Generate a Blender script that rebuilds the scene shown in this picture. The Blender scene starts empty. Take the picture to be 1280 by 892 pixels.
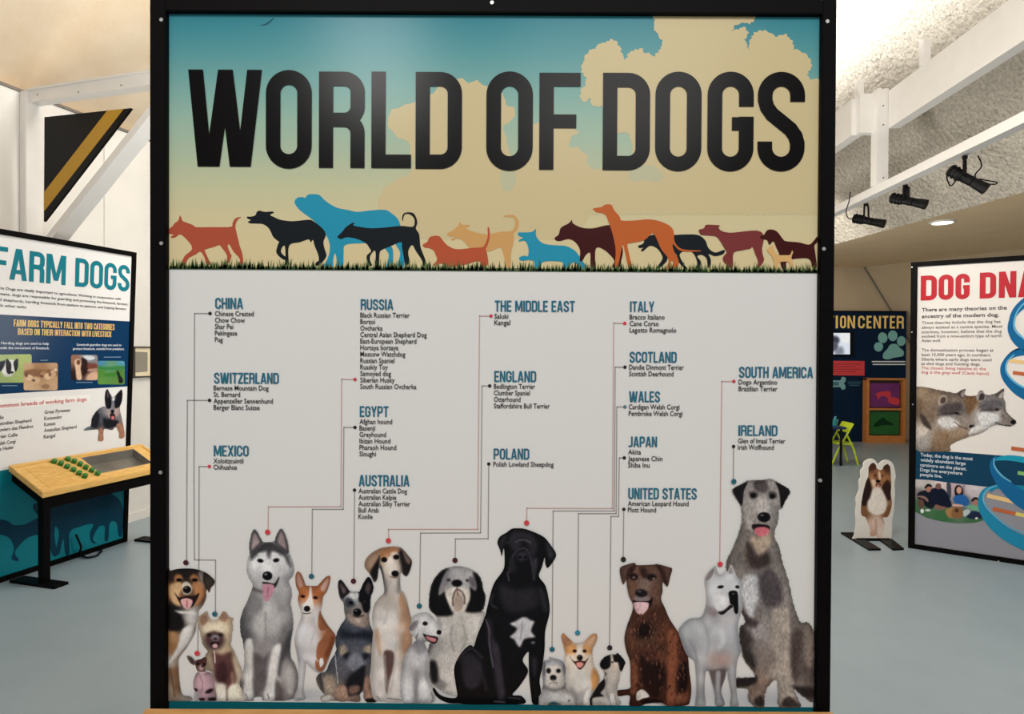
import bpy, bmesh, math, random
import numpy as np
from mathutils import Vector, Matrix
from mathutils.geometry import delaunay_2d_cdt

SC = bpy.context.scene
COL = SC.collection
random.seed(7)

# ------------------------------------------------------------------ camera
CZ, FPX = 1.45, 800.0
PITCH, ROLL = math.radians(.52), math.radians(.28)
FW = np.array([0, math.cos(PITCH), -math.sin(PITCH)])
_r = np.array([1., 0, 0]); _u = np.array([0, math.sin(PITCH), math.cos(PITCH)])
RT = _r * math.cos(ROLL) + _u * math.sin(ROLL)
UP = _u * math.cos(ROLL) - _r * math.sin(ROLL)
CAM = np.array([0, 0, CZ])
cd = bpy.data.cameras.new('camera'); cam = bpy.data.objects.new('camera', cd); COL.objects.link(cam)
cd.sensor_width = 36.0; cd.lens = FPX * 36 / 1280; cd.clip_start = .02
cam.matrix_world = Matrix(((RT[0], UP[0], -FW[0], 0), (RT[1], UP[1], -FW[1], 0), (RT[2], UP[2], -FW[2], CZ), (0, 0, 0, 1)))
SC.camera = cam

# ------------------------------------------------------------------ light, world, exposure
SC.view_settings.view_transform = 'Standard'; SC.view_settings.look = 'None'
SC.view_settings.gamma = 1.0; SC.view_settings.use_curve_mapping = False
SC.view_settings.exposure = 0.0
w = bpy.data.worlds.new('world'); SC.world = w; w.use_nodes = True
bg = w.node_tree.nodes['Background']; bg.inputs[0].default_value = (1.0, .98, .96, 1); bg.inputs[1].default_value = .40

def area(name, loc, aim, sx, sy, power, col=(1, .95, .87)):
    l = bpy.data.lights.new(name, 'AREA'); l.shape = 'RECTANGLE'; l.size = sx; l.size_y = sy; l.energy = power; l.color = col
    o = bpy.data.objects.new(name, l); COL.objects.link(o); o.location = loc
    o.rotation_euler = (Vector(aim) - Vector(loc)).to_track_quat('-Z', 'Y').to_euler()
    return o
area('ceiling_lamp_front', (-.82, -1.45, 3.2), (-.4, .4, 1.2), .5, .7, 30, (1, .985, .965))
area('ceiling_lamp_hall', (.8, -2.5, 3.6), (.8, .5, 0), 1.6, 1.6, 62, (1, .985, .965))
area('ceiling_lamp_left', (-.5, 4.0, 4.5), (-3.1, 5.2, .5), .9, .9, 88, (1, .97, .92))
area('fill_light_left', (-1.0, 4.6, 1.5), (-3.2, 5.4, 1.0), .6, .6, 16, (1, .97, .92))  # added unseen fill that brightens the lower left wall, no fixture here
area('ceiling_lamp_right', (1.5, 3.0, 3.1), (3.2, 5.2, .6), 1.0, 1.0, 62)
area('ceiling_lamp_back', (3.2, 8.0, 2.9), (4.8, 10.4, .6), 1.0, 1.0, 30)
area('fill_light_right', (1.5, 5.6, 1.5), (4.9, 7.2, 2.9), .8, .8, 42, (1, .97, .92))  # added fill hidden behind the main panel, lifts soffit and rail
area('uplight_left', (-1.3, 3.2, 2.5), (-1.9, 3.8, 4.6), .8, .8, 23, (1, .96, .89))
area('uplight_right', (2.5, 6.0, 4.35), (3.3, 6.0, 5.1), 8.0, .6, 135, (1, .985, .96)).data.spread = math.radians(122)

# ------------------------------------------------------------------ geometry of the place
def ray(x, y): return FW + RT * (x - 640) / FPX - UP * (y - 446) / FPX
def hit(x, y, p, n):
    r = ray(x, y); n = np.array(n, float)
    return CAM + r * float((np.array(p, float) - CAM) @ n) / float(r @ n)
def floor_pt(x, y, z=0.): return hit(x, y, (0, 0, z), (0, 0, 1))

class Plane:
    """A flat face standing in the hall: origin, unit axes u (along), v (up), n (to the viewer)."""
    def __init__(s, o, u, v=(0, 0, 1)):
        s.o = np.array(o, float); s.u = np.array(u, float); s.u /= np.linalg.norm(s.u)
        s.v = np.array(v, float); s.v -= s.u * (s.v @ s.u); s.v /= np.linalg.norm(s.v)
        s.n = np.cross(s.u, s.v)
        if s.n @ (CAM - s.o) < 0: s.n = -s.n
    def uv(s, x, y):
        p = hit(x, y, s.o, s.n) - s.o
        return float(p @ s.u), float(p @ s.v)
    def at(s, u, v, off=0.): return s.o + s.u * u + s.v * v + s.n * off
    def px(s, x, y, off=0.):
        u, v = s.uv(x, y); return s.at(u, v, off)

def lin(c):
    c = np.asarray(c, float) / 255.
    return np.where(c <= .04045, c / 12.92, ((c + .055) / 1.055) ** 2.4)
KP = .80                    # light that falls on the printed boards: a print that reads c in the photo has albedo lin(c)/KP
def ink(c):
    c = np.asarray(c, float); g = c.mean(axis=-1, keepdims=True)
    return np.clip(lin(g + (c - g) * .89) / KP, 0, .93)

# ------------------------------------------------------------------ materials
def mat(name, rgb, rough=.5, metal=0., spec=.5, noise=0., nscale=20., bump=0., bscale=60., bdist=.01, col2=None, aniso=None, detail=4.):
    m = bpy.data.materials.new(name); m.use_nodes = True; nt = m.node_tree; b = nt.nodes['Principled BSDF']
    c = np.clip(lin(rgb), 0, .95)
    b.inputs['Base Color'].default_value = (*c, 1); b.inputs['Roughness'].default_value = rough
    b.inputs['Metallic'].default_value = metal; b.inputs['Specular IOR Level'].default_value = spec
    tc = nt.nodes.new('ShaderNodeTexCoord'); src = tc.outputs['Object']
    if aniso:
        mp = nt.nodes.new('ShaderNodeMapping'); mp.inputs['Scale'].default_value = aniso
        nt.links.new(src, mp.inputs['Vector']); src = mp.outputs['Vector']
    if noise or col2 is not None:
        n = nt.nodes.new('ShaderNodeTexNoise'); n.inputs['Scale'].default_value = nscale; n.inputs['Detail'].default_value = detail
        nt.links.new(src, n.inputs['Vector'])
        r = nt.nodes.new('ShaderNodeValToRGB')
        c2 = np.clip(lin(col2), 0, .95) if col2 is not None else c * (1 - noise)
        r.color_ramp.elements[0].position = .35; r.color_ramp.elements[0].color = (*c2, 1)
        r.color_ramp.elements[1].position = .65; r.color_ramp.elements[1].color = (*c, 1)
        nt.links.new(n.outputs['Fac'], r.inputs['Fac']); nt.links.new(r.outputs['Color'], b.inputs['Base Color'])
    if bump:
        n2 = nt.nodes.new('ShaderNodeTexNoise'); n2.inputs['Scale'].default_value = bscale; n2.inputs['Detail'].default_value = 3
        nt.links.new(src, n2.inputs['Vector'])
        bp = nt.nodes.new('ShaderNodeBump'); bp.inputs['Strength'].default_value = bump; bp.inputs['Distance'].default_value = bdist
        nt.links.new(n2.outputs['Fac'], bp.inputs['Height']); nt.links.new(bp.outputs['Normal'], b.inputs['Normal'])
    return m
def print_mat(name, rough=.23, spec=.11):
    m = bpy.data.materials.new(name); m.use_nodes = True; nt = m.node_tree; b = nt.nodes['Principled BSDF']
    a = nt.nodes.new('ShaderNodeAttribute'); a.attribute_name = 'Col'
    n = nt.nodes.new('ShaderNodeTexNoise'); n.inputs['Scale'].default_value = 900
    mx = nt.nodes.new('ShaderNodeMix'); mx.data_type = 'RGBA'; mx.blend_type = 'MULTIPLY'; mx.inputs[0].default_value = .06
    nt.links.new(a.outputs['Color'], mx.inputs[6]); nt.links.new(n.outputs['Fac'], mx.inputs[7])
    nt.links.new(mx.outputs[2], b.inputs['Base Color'])
    b.inputs['Roughness'].default_value = rough; b.inputs['Specular IOR Level'].default_value = spec
    return m
def glow_mat(name, rgb, strength):
    m = bpy.data.materials.new(name); m.use_nodes = True; b = m.node_tree.nodes['Principled BSDF']
    b.inputs['Base Color'].default_value = (.8, .8, .8, 1)
    b.inputs['Emission Color'].default_value = (*lin(rgb), 1); b.inputs['Emission Strength'].default_value = strength
    return m
PRINT = print_mat('printed_laminate')
BLACK = mat('black_painted_steel', (10, 8, 8), .5, spec=.06, noise=.25, nscale=30)
BLACKER = mat('black_plastic', (8, 7, 8), .45, spec=.15, noise=.2, nscale=50)
SCREWM = mat('screw_steel', (190, 190, 190), .3, metal=.8)
WOOD = mat('pale_birch_wood', (212, 160, 98), .4, col2=(196, 140, 80), nscale=9, aniso=(1.2, 1.2, 14), detail=6)
YWOOD = mat('yellow_birch_wood', (222, 180, 105), .4, col2=(208, 162, 88), nscale=9, aniso=(1.5, 1.5, 14), detail=6)
WHITE = mat('white_painted_board', (226, 222, 215), .6, noise=.05, nscale=3)
STEELW = mat('white_painted_steel', (232, 229, 225), .45, noise=.03, nscale=8)
STUCCO = mat('rough_stucco', (212, 204, 190), .9, noise=.30, nscale=34, bump=1.0, bscale=24, bdist=.05)  # dark colour noise stands in for shade in the stucco cavities
SOFFITM = mat('soffit_plaster', (250, 220, 178), .85, noise=.05, nscale=3)
SMOOTHP = mat('smooth_plaster', (192, 172, 142), .85, noise=.05, nscale=3)
TANC = mat('tan_ceiling_board', (236, 218, 192), .8, col2=(228, 206, 176), nscale=3, bump=.1, bscale=30)
FLOORM = mat('grey_blue_epoxy', (143, 157, 165), .32, noise=.05, nscale=4, spec=.45)
NAVY = mat('navy_board', (5, 30, 54), .5, spec=.12, noise=.06, nscale=8)
TEAL = mat('teal_board', (14, 112, 122), .45, noise=.06, nscale=8)
GREENP = mat('green_peg_plastic', (40, 120, 40), .35, noise=.1)
METAL = mat('brushed_metal', (150, 146, 138), .35, metal=.7, noise=.25, nscale=6)
DARKF = mat('dark_groove', (120, 112, 104), .8, noise=.1)
SEAM = mat('pale_seam', (196, 192, 184), .8, noise=.1)
LIME = mat('lime_plastic', (190, 210, 40), .4, noise=.06)
BLUET = mat('dark_blue_laminate', (24, 40, 84), .4, noise=.06)
AQUA = mat('aqua_plastic', (60, 150, 150), .4, noise=.06)
ORANGEW = mat('orange_pine', (190, 122, 62), .5, col2=(172, 104, 48), nscale=8, aniso=(1, 1, 10))

# ------------------------------------------------------------------ object helpers
def link(o, parent=None):
    COL.objects.link(o)
    if parent is not None:
        o.parent = parent; o.matrix_parent_inverse = parent.matrix_world.inverted()
    return o
def thing(name, label, cat, loc, group=None):
    o = bpy.data.objects.new(name, None); COL.objects.link(o); o.location = tuple(map(float, loc)); o.empty_display_size = .1
    o['label'] = label; o['category'] = cat
    if group: o['group'] = group
    bpy.context.view_layer.update()
    return o
def tag(o, label, cat, group=None):
    o['label'] = label; o['category'] = cat
    if group: o['group'] = group
    return o
class MB:
    def __init__(s): s.v = []; s.f = []
    def add(s, vs, fs):
        k = len(s.v); s.v += [tuple(map(float, q)) for q in vs]; s.f += [tuple(k + i for i in f) for f in fs]; return s
    def hexa(s, b, t):      # bottom ring of 4, top ring of 4
        return s.add(list(b) + list(t), [(3, 2, 1, 0), (4, 5, 6, 7), (0, 1, 5, 4), (1, 2, 6, 5), (2, 3, 7, 6), (3, 0, 4, 7)])
    def box(s, c, ax, ay, az):    # centre and half axes
        c, ax, ay, az = (np.array(q, float) for q in (c, ax, ay, az))
        return s.hexa([c - ax - ay - az, c + ax - ay - az, c + ax + ay - az, c - ax + ay - az], [c - ax - ay + az, c + ax - ay + az, c + ax + ay + az, c - ax + ay + az])
    def bx(s, x0, x1, y0, y1, z0, z1):
        return s.hexa([(x0, y0, z0), (x1, y0, z0), (x1, y1, z0), (x0, y1, z0)], [(x0, y0, z1), (x1, y0, z1), (x1, y1, z1), (x0, y1, z1)])
    def slab(s, pl, u0, u1, v0, v1, f0, f1):     # block on a plane: u, v, offset ranges
        g = lambda u, v, f: pl.at(u, v, f)
        return s.hexa([g(u0, v0, f0), g(u1, v0, f0), g(u1, v1, f0), g(u0, v1, f0)], [g(u0, v0, f1), g(u1, v0, f1), g(u1, v1, f1), g(u0, v1, f1)])
    def prism(s, ring0, ring1):
        n = len(ring0)
        return s.add(list(ring0) + list(ring1), [tuple(range(n))[::-1], tuple(range(n, 2 * n))] + [(i, (i + 1) % n, n + (i + 1) % n, n + i) for i in range(n)])
    def tube(s, pts, r, k=8, closed=False):
        pts = [np.array(p, float) for p in pts]; n = len(pts); rs = r if isinstance(r, (list, tuple)) else [r] * n
        rings = []; up = None
        for i, p in enumerate(pts):
            t = pts[(i + 1) % n if closed else min(i + 1, n - 1)] - pts[(i - 1) % n if closed else max(i - 1, 0)]
            t = t / (np.linalg.norm(t) + 1e-12)
            if up is None:
                up = np.array([0, 0, 1.]) if abs(t[2]) < .9 else np.array([1., 0, 0])
            a = np.cross(t, up); a /= np.linalg.norm(a) + 1e-12; b = np.cross(a, t); up = b
            rings.append([p + rs[i] * (a * math.cos(q * 2 * math.pi / k) + b * math.sin(q * 2 * math.pi / k)) for q in range(k)])
        vs = [q for rr in rings for q in rr]; fs = []
        for i in range(n if closed else n - 1):
            j = (i + 1) % n
            fs += [(i * k + q, i * k + (q + 1) % k, j * k + (q + 1) % k, j * k + q) for q in range(k)]
        if not closed: fs += [tuple(range(k))[::-1], tuple((n - 1) * k + q for q in range(k))]
        return s.add(vs, fs)
    def build(s, name, m, parent=None, bevel=0., smooth=False):
        me = bpy.data.meshes.new(name); me.from_pydata(s.v, [], s.f)
        bm = bmesh.new(); bm.from_mesh(me); bmesh.ops.recalc_face_normals(bm, faces=bm.faces)
        if bevel:
            es = [e for e in bm.edges if len(e.link_faces) == 2 and e.calc_face_angle(0) > .6]
            bmesh.ops.bevel(bm, geom=es, offset=bevel, segments=2, affect='EDGES', clamp_overlap=True)
        bm.to_mesh(me); bm.free()
        if smooth:
            me.polygons.foreach_set('use_smooth', [True] * len(me.polygons))
        me.materials.append(m); o = bpy.data.objects.new(name, me); return link(o, parent)
def struct(o): o['kind'] = 'structure'; return o

# ------------------------------------------------------------------ print helpers
def spline(pts, closed=True, sub=4):
    P = np.array(pts, float); n = len(P); out = []
    for i in range(n if closed else n - 1):
        if closed: a, b, c, d = P[i - 1], P[i], P[(i + 1) % n], P[(i + 2) % n]
        else: a, b, c, d = P[max(i - 1, 0)], P[i], P[i + 1], P[min(i + 2, n - 1)]
        for k in range(sub):
            t = k / sub
            out.append(.5 * (2 * b + (c - a) * t + (2 * a - 5 * b + 4 * c - d) * t * t + (3 * b - a - 3 * c + d) * t ** 3))
    if not closed: out.append(P[-1])
    return np.array(out)
def resample(P, step):
    Q = np.vstack([P, P[:1]]); d = np.linalg.norm(np.diff(Q, axis=0), axis=1); s = np.concatenate([[0], np.cumsum(d)])
    n = max(6, int(s[-1] / step)); t = np.linspace(0, s[-1], n, endpoint=False)
    return np.stack([np.interp(t, s, Q[:, 0]), np.interp(t, s, Q[:, 1])], 1)
def seg_dist(X, A, B):
    out = np.full(len(X), 1e9)
    for a, b in zip(A, B):
        ab = b - a; t = np.clip(((X - a) @ ab) / (ab @ ab + 1e-9), 0, 1)
        d = X - a - t[:, None] * ab; out = np.minimum(out, (d * d).sum(1))
    return np.sqrt(out)
def sdf(X, P):
    A = P; B = np.roll(P, -1, 0); ins = np.zeros(len(X), bool)
    for a, b in zip(A, B):
        c = (a[1] > X[:, 1]) != (b[1] > X[:, 1])
        with np.errstate(divide='ignore', invalid='ignore'):
            xi = (b[0] - a[0]) * (X[:, 1] - a[1]) / (b[1] - a[1] + 1e-12) + a[0]
        ins ^= c & (X[:, 0] < xi)
    d = seg_dist(X, A, B); return np.where(ins, -d, d)
_rng = np.random.RandomState(3); _tab = _rng.rand(64, 64)
def vnoise(x, y):
    xi = np.floor(x).astype(int); yi = np.floor(y).astype(int); fx = x - xi; fy = y - yi
    fx = fx * fx * (3 - 2 * fx); fy = fy * fy * (3 - 2 * fy); g = lambda i, j: _tab[i % 64, j % 64]
    return (g(xi, yi) * (1 - fx) + g(xi + 1, yi) * fx) * (1 - fy) + (g(xi, yi + 1) * (1 - fx) + g(xi + 1, yi + 1) * fx) * fy
def paint(X, base, layers, fur=0., fs=1.):
    base = np.array(base, float)
    if base.ndim == 1: C = np.tile(base, (len(X), 1))
    else:
        d2 = ((X[:, None, :] - base[None, :, :2]) ** 2).sum(2); wt = 1 / (d2 + 60) ** 1.6
        C = (wt @ base[:, 2:5]) / wt.sum(1)[:, None]
    for L in layers:
        k, rgb, bl = L[0], np.array(L[1], float), L[2]
        if bl >= 7 and k != 'q': bl = bl * 1.7
        if k == 'p': s = sdf(X, spline(L[3], True, 3))
        elif k == 'q': s = sdf(X, np.array(L[3], float))
        elif k == 'e':
            cx, cy, rx, ry = L[3:7]; a = math.radians(L[7]) if len(L) > 7 else 0
            dx, dy = X[:, 0] - cx, X[:, 1] - cy
            ex = (dx * math.cos(a) + dy * math.sin(a)) / rx; ey = (-dx * math.sin(a) + dy * math.cos(a)) / ry
            s = (np.sqrt(ex * ex + ey * ey) - 1) * min(rx, ry)
        else:
            P = spline(L[4], False, 4) if len(L[4]) > 2 else np.array(L[4], float); s = seg_dist(X, P[:-1], P[1:]) - L[3] / 2
        if k == 'l' and L[3] >= 8: bl = max(bl * 1.6, L[3] * 1.6)
        a = np.clip(.5 - s / max(bl, .01), 0, 1); a = a * a * (3 - 2 * a)
        if k == 'l' and L[3] >= 8: a = a * .75
        C = C * (1 - a[:, None]) + rgb * a[:, None]
    if fur:
        fur = fur * .5
        n = vnoise(X[:, 0] / (2.2 * fs) + 5, X[:, 1] / (9 * fs)) * .5 + vnoise(X[:, 0] / (7 * fs), X[:, 1] / (12 * fs) + 9) * .6 - .6
        C = C * (1 + fur * 2 * n[:, None]) + fur * 24 * n[:, None]
    return np.clip(C, 3, 250)
def mesh_col(name, V, F, C, parent=None, m=None):
    me = bpy.data.meshes.new(name); me.from_pydata([tuple(v) for v in V], [], F)
    at = me.color_attributes.new('Col', 'FLOAT_COLOR', 'POINT')
    C4 = np.concatenate([ink(C), np.ones((len(C), 1))], 1).astype(np.float32)
    at.data.foreach_set('color', C4.ravel()); me.materials.append(m or PRINT)
    return link(bpy.data.objects.new(name, me), parent)
def fill(P, step=None):
    """triangles of a closed outline, with a grid of points inside it when step is given"""
    P = [tuple(p) for p in P]; pts = list(P); m = len(P)
    if step:
        Q = np.array(P); lo, hi = Q.min(0), Q.max(0)
        gx, gy = np.meshgrid(np.arange(lo[0] + step, hi[0], step), np.arange(lo[1] + step, hi[1], step))
        G = np.stack([gx.ravel(), gy.ravel()], 1); G = G[sdf(G, Q) < -.45 * step]
        pts += [tuple(p) for p in G]
    r = delaunay_2d_cdt([Vector(p) for p in pts], [(i, (i + 1) % m) for i in range(m)], [], 1, 1e-5)
    return np.array([tuple(v) for v in r[0]]), [tuple(f) for f in r[2]]
def union(polys):
    """triangles of the union of several outlines"""
    pts = []; ed = []
    for p in polys:
        k = len(pts); m = len(p); pts += [(float(q[0]), float(q[1])) for q in p]; ed += [(k + i, k + (i + 1) % m) for i in range(m)]
    sz = max(np.ptp(np.array(pts), axis=0)); r = delaunay_2d_cdt([Vector(p) for p in pts], ed, [], 0, 1e-5 * sz)
    V = np.array([tuple(v) for v in r[0]]); F = [tuple(f) for f in r[2]]
    if not F: return V, F
    c = np.array([V[list(f)].mean(0) for f in F]); ins = np.zeros(len(F), bool)
    for p in polys: ins |= sdf(c, np.array(p, float)) < 0
    return V, [f for f, k in zip(F, ins) if k]
def orient(V, F, pl):
    if not F: return F
    a, b, c = (np.array(V[i]) for i in F[0][:3])
    return F if np.cross(b - a, c - a) @ pl.n > 0 else [f[::-1] for f in F]
def picture(name, pl, T, outline, base, layers, off, parent, label=None, fur=0., fs=1., step=.8, rough_edge=0., smooth=True, form=0.):
    """a printed photograph cut to its outline, its ink laid on a fine mesh; T = (x0, y0, scale) of the tracing"""
    sc = T[2]; O = spline(outline, True, 4) if smooth else np.array(outline, float)
    O = resample(O, step * sc)
    O = np.clip(O, np.array(outline, float).min(0) - .6, np.array(outline, float).max(0) + .6)
    if rough_edge:
        n = (vnoise(O[:, 0] / (4. * fs) + 3, O[:, 1] / (4. * fs)) - .5) * 2; c = np.roll(O, -1, 0) - np.roll(O, 1, 0)
        c /= np.linalg.norm(c, axis=1)[:, None] + 1e-9; O = O + np.stack([c[:, 1], -c[:, 0]], 1) * (n * rough_edge)[:, None]
    V2, F = fill(O, step * sc); C = paint(V2, base, layers, fur, fs)
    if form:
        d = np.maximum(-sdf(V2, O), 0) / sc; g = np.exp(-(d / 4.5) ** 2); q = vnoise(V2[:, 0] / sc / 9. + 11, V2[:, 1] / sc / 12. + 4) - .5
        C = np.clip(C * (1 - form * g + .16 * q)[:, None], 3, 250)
    V = [pl.px(T[0] + p[0] / sc, T[1] + p[1] / sc, off) for p in V2]
    o = mesh_col(name, V, orient(V, F, pl), C, parent)
    if label: o['label'] = label
    return o
def flat(name, pl, T, polys, rgb, off, parent, smooth=True, sub=4, label=None):
    v2, f = union([spline(p, True, sub) if smooth else np.array(p, float) for p in polys])
    V = [pl.px(T[0] + q[0] / T[2], T[1] + q[1] / T[2], off) for q in v2]; F = orient(V, f, pl)
    o = mesh_col(name, V, F, np.tile(rgb, (len(V), 1)), parent)
    if label: o['label'] = label
    return o
def band(P, w):
    """outline of a stroke of width w (or a list of widths) along P"""
    P = np.array(P, float); t = np.gradient(P, axis=0); t /= np.linalg.norm(t, axis=1)[:, None] + 1e-9
    n = np.stack([-t[:, 1], t[:, 0]], 1); w = np.broadcast_to(np.asarray(w, float), (len(P),))[:, None] / 2
    return P + n * w, P - n * w

# ---- condensed capitals, cap height 1, drawn from strokes
GT = .148
def _arc(cx, cy, rx, ry, a0, a1, n=10):
    return [(cx + rx * math.cos(math.radians(a0 + (a1 - a0) * i / n)), cy + ry * math.sin(math.radians(a0 + (a1 - a0) * i / n))) for i in range(n + 1)]
def glyph(ch, w, t=GT):
    """list of quads-with-corners polygons for one capital of width w; y up"""
    h = t / 2; out = []
    def st(P, ww=t):
        a, b = band(P, ww); out.extend([a[i], a[i + 1], b[i + 1], b[i]] for i in range(len(P) - 1))
    def bar(x0, y0, x1, y1): out.append([(x0, y0), (x1, y0), (x1, y1), (x0, y1)])
    def dg(xa0, ya, xb0, yb, ww): out.append([(xa0, ya), (xa0 + ww, ya), (xb0 + ww, yb), (xb0, yb)])
    x0, x1, y0, y1 = h, w - h, h, 1 - h; r = min((w - t) / 2, .19)
    if ch in 'OCGQ':
        if ch == 'O': st([(x1, .5)] + _arc(x1 - r, y1 - r, r, r, 0, 90) + _arc(x0 + r, y1 - r, r, r, 90, 180) + _arc(x0 + r, y0 + r, r, r, 180, 270) + _arc(x1 - r, y0 + r, r, r, 270, 360) + [(x1, .5)])
        else:
            ya = .65; yb = .36 if ch == 'C' else .55
            st([(x1, ya)] + _arc(x1 - r, y1 - r, r, r, 0, 90) + _arc(x0 + r, y1 - r, r, r, 90, 180) + _arc(x0 + r, y0 + r, r, r, 180, 270) + _arc(x1 - r, y0 + r, r, r, 270, 360) + [(x1, yb)])
            if ch == 'G': bar(w * .53, .41, w, .545)
    elif ch == 'D':
        bar(0, 0, t, 1); rr = min(r, .15)
        st([(h, y1)] + _arc(x1 - rr, y1 - rr, rr, rr, 90, 0) + _arc(x1 - rr, y0 + rr, rr, rr, 0, -90) + [(h, y0)])
    elif ch in 'PRB':
        bar(0, 0, t, 1); rr = min(r, .14); ym = .5 if ch != 'P' else .43
        st([(h, y1)] + _arc(x1 - rr, y1 - rr, rr, rr, 90, 0) + _arc(x1 - rr, ym + rr, rr, rr, 0, -90) + [(h, ym)])
        if ch == 'R': st([(h, ym)] + _arc(x1 - rr, ym - rr, rr, rr, 90, 0) + [(x1, .1), (x1, 0)])
        if ch == 'B': st([(h, ym)] + _arc(x1 - rr, ym - rr, rr, rr, 90, 0) + _arc(x1 - rr, y0 + rr, rr, rr, 0, -90) + [(h, y0)])
    elif ch in 'EFL':
        bar(0, 0, t, 1)
        if ch != 'L': bar(t, 1 - t * .95, w, 1); bar(t, .43, w * .9, .43 + t * .95)
        if ch != 'F': bar(t, 0, w, t * .95)
    elif ch in 'HN':
        bar(0, 0, t, 1); bar(w - t, 0, w, 1)
        if ch == 'H': bar(t, .43, w - t, .43 + t)
        else: out.append([(t * .6, 1), (t * 1.05, 1), (w - t * .6, 0), (w - t * 1.05, 0)]); dg(t * .2, 1, w - t * 1.1, 0, t * .85)
    elif ch == 'I': bar(0, 0, w, 1)
    elif ch == 'T': bar(0, 1 - t, w, 1); bar(w / 2 - h, 0, w / 2 + h, 1 - t)
    elif ch == 'J': st([(x1, 1), (x1, y0 + r)] + _arc(x1 - r, y0 + r, r, r, 0, -90) + [(0, y0)])
    elif ch == 'U': st([(x0, 1)] + _arc(x0 + r, y0 + r, r, r, 180, 270) + _arc(x1 - r, y0 + r, r, r, 270, 360) + [(x1, 1)])
    elif ch == 'S':
        st([(x1, .70), (x1, y1 - r + .01)] + _arc(x1 - r, y1 - r, r, r, 0, 90) + _arc(x0 + r, y1 - r, r, r, 90, 180) +
           [(x0, .715), (x0 + .02, .645), (x0 + .07, .575), (w / 2, .5), (x1 - .07, .425), (x1 - .02, .355), (x1, .285)] +
           _arc(x1 - r, y0 + r, r, r, 0, -90) + _arc(x0 + r, y0 + r, r, r, 270, 180) + [(x0, .30)])
    elif ch == 'W':
        a = w * .2
        dg(0, 1, w * .128, 0, a); dg(w * .405, 1, w * .225, 0, a); dg(w * .405, 1, w * .565, 0, a); dg(w * .8, 1, w * .65, 0, a)
    elif ch == 'V': dg(0, 1, w / 2 - t * .62, 0, t); dg(w - t, 1, w / 2 - t * .38, 0, t)
    elif ch == 'A': dg(0, 0, w / 2 - t * .62, 1, t); dg(w - t, 0, w / 2 - t * .38, 1, t); bar(w * .25, .2, w * .75, .2 + t * .85)
    elif ch == 'M':
        bar(0, 0, t, 1); bar(w - t, 0, w, 1); dg(t * .3, 1, w / 2 - t * .5, .12, t * .9); dg(w - t * 1.2, 1, w / 2 - t * .4, .12, t * .9)
    elif ch == 'K': bar(0, 0, t, 1); dg(w - t * 1.05, 1, t * .6, .35, t * 1.05); dg(w - t, 0, t * 1.1, .62, t * .95)
    elif ch == 'X': dg(0, 0, w - t * 1.05, 1, t * 1.05); dg(w - t * 1.05, 0, 0, 1, t * 1.05)
    elif ch == 'Y': bar(w / 2 - h, 0, w / 2 + h, .42); dg(0, 1, w / 2 - h, .38, t); dg(w - t, 1, w / 2 - h, .38, t)
    elif ch == 'Z': bar(0, 1 - t, w, 1); bar(0, 0, w, t); dg(0, t, w - t * 1.1, 1 - t, t * 1.1)
    elif ch == "'": bar(0, .7, w, 1)
    return [np.array(p, float) for p in out]
GW = dict(I=.148, W=.745, M=.62, E=.40, F=.385, L=.375, T=.43, J=.36, A=.50, V=.49, X=.49, Y=.48, Z=.42, K=.49)
GW["'"] = .12
def gw(c): return GW.get(c, .46)
_gc = {}
def letter_quads(pl, u0, u1, v0, v1, ch, off, bold=1.):
    w = (u1 - u0) / (v1 - v0); key = (ch, round(w, 4), round(bold, 3))
    if key not in _gc: _gc[key] = union(glyph(ch, w, min(GT * bold, w)))
    P, f = _gc[key]; V = [pl.at(u0 + p[0] * (v1 - v0), v0 + p[1] * (v1 - v0), off) for p in P]
    return V, orient(V, f, pl)
def heading(name, pl, text, bl, tl, xr, rgb, off, parent, bold=1., gap=.055, space=.20):
    """condensed heading: bl/tl = photo points of its lower and upper left corner, xr = x of its right end"""
    ua, va = pl.uv(*bl); ub, vb = pl.uv(*tl); ue = pl.uv(xr, bl[1])[0]; u0 = (ua + ub) / 2; H = vb - va
    tot = sum(space if c == ' ' else gw(c) for c in text) + gap * (len(text) - 1); sx = (ue - u0) / (tot * H); x = u0; V = []; F = []
    for c in text:
        if c == ' ': x += (space + gap) * H * sx; continue
        wv = gw(c) * H * sx; v, f = letter_quads(pl, x, x + wv, va, vb, c, off, bold); k = len(V)
        V += v; F += [tuple(k + i for i in q) for q in f]; x += wv + gap * H * sx
    return mesh_col(name, V, F, np.tile(rgb, (len(V), 1)), parent)
_tc = {}
def text_mesh(s, bold=0.):
    if (s, bold) in _tc: return _tc[s, bold]
    c = bpy.data.curves.new('t', 'FONT'); c.body = s; c.resolution_u = 2; c.fill_mode = 'FRONT'; c.offset = bold
    o = bpy.data.objects.new('t', c); COL.objects.link(o); dg = bpy.context.evaluated_depsgraph_get(); e = o.evaluated_get(dg); me = e.to_mesh()
    V = np.array([tuple(v.co)[:2] for v in me.vertices]); F = [tuple(p.vertices) for p in me.polygons]
    e.to_mesh_clear(); bpy.data.objects.remove(o); bpy.data.curves.remove(c)
    _tc[s, bold] = (V, F); return V, F
CAPH = text_mesh('H')[0][:, 1].max()
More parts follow.
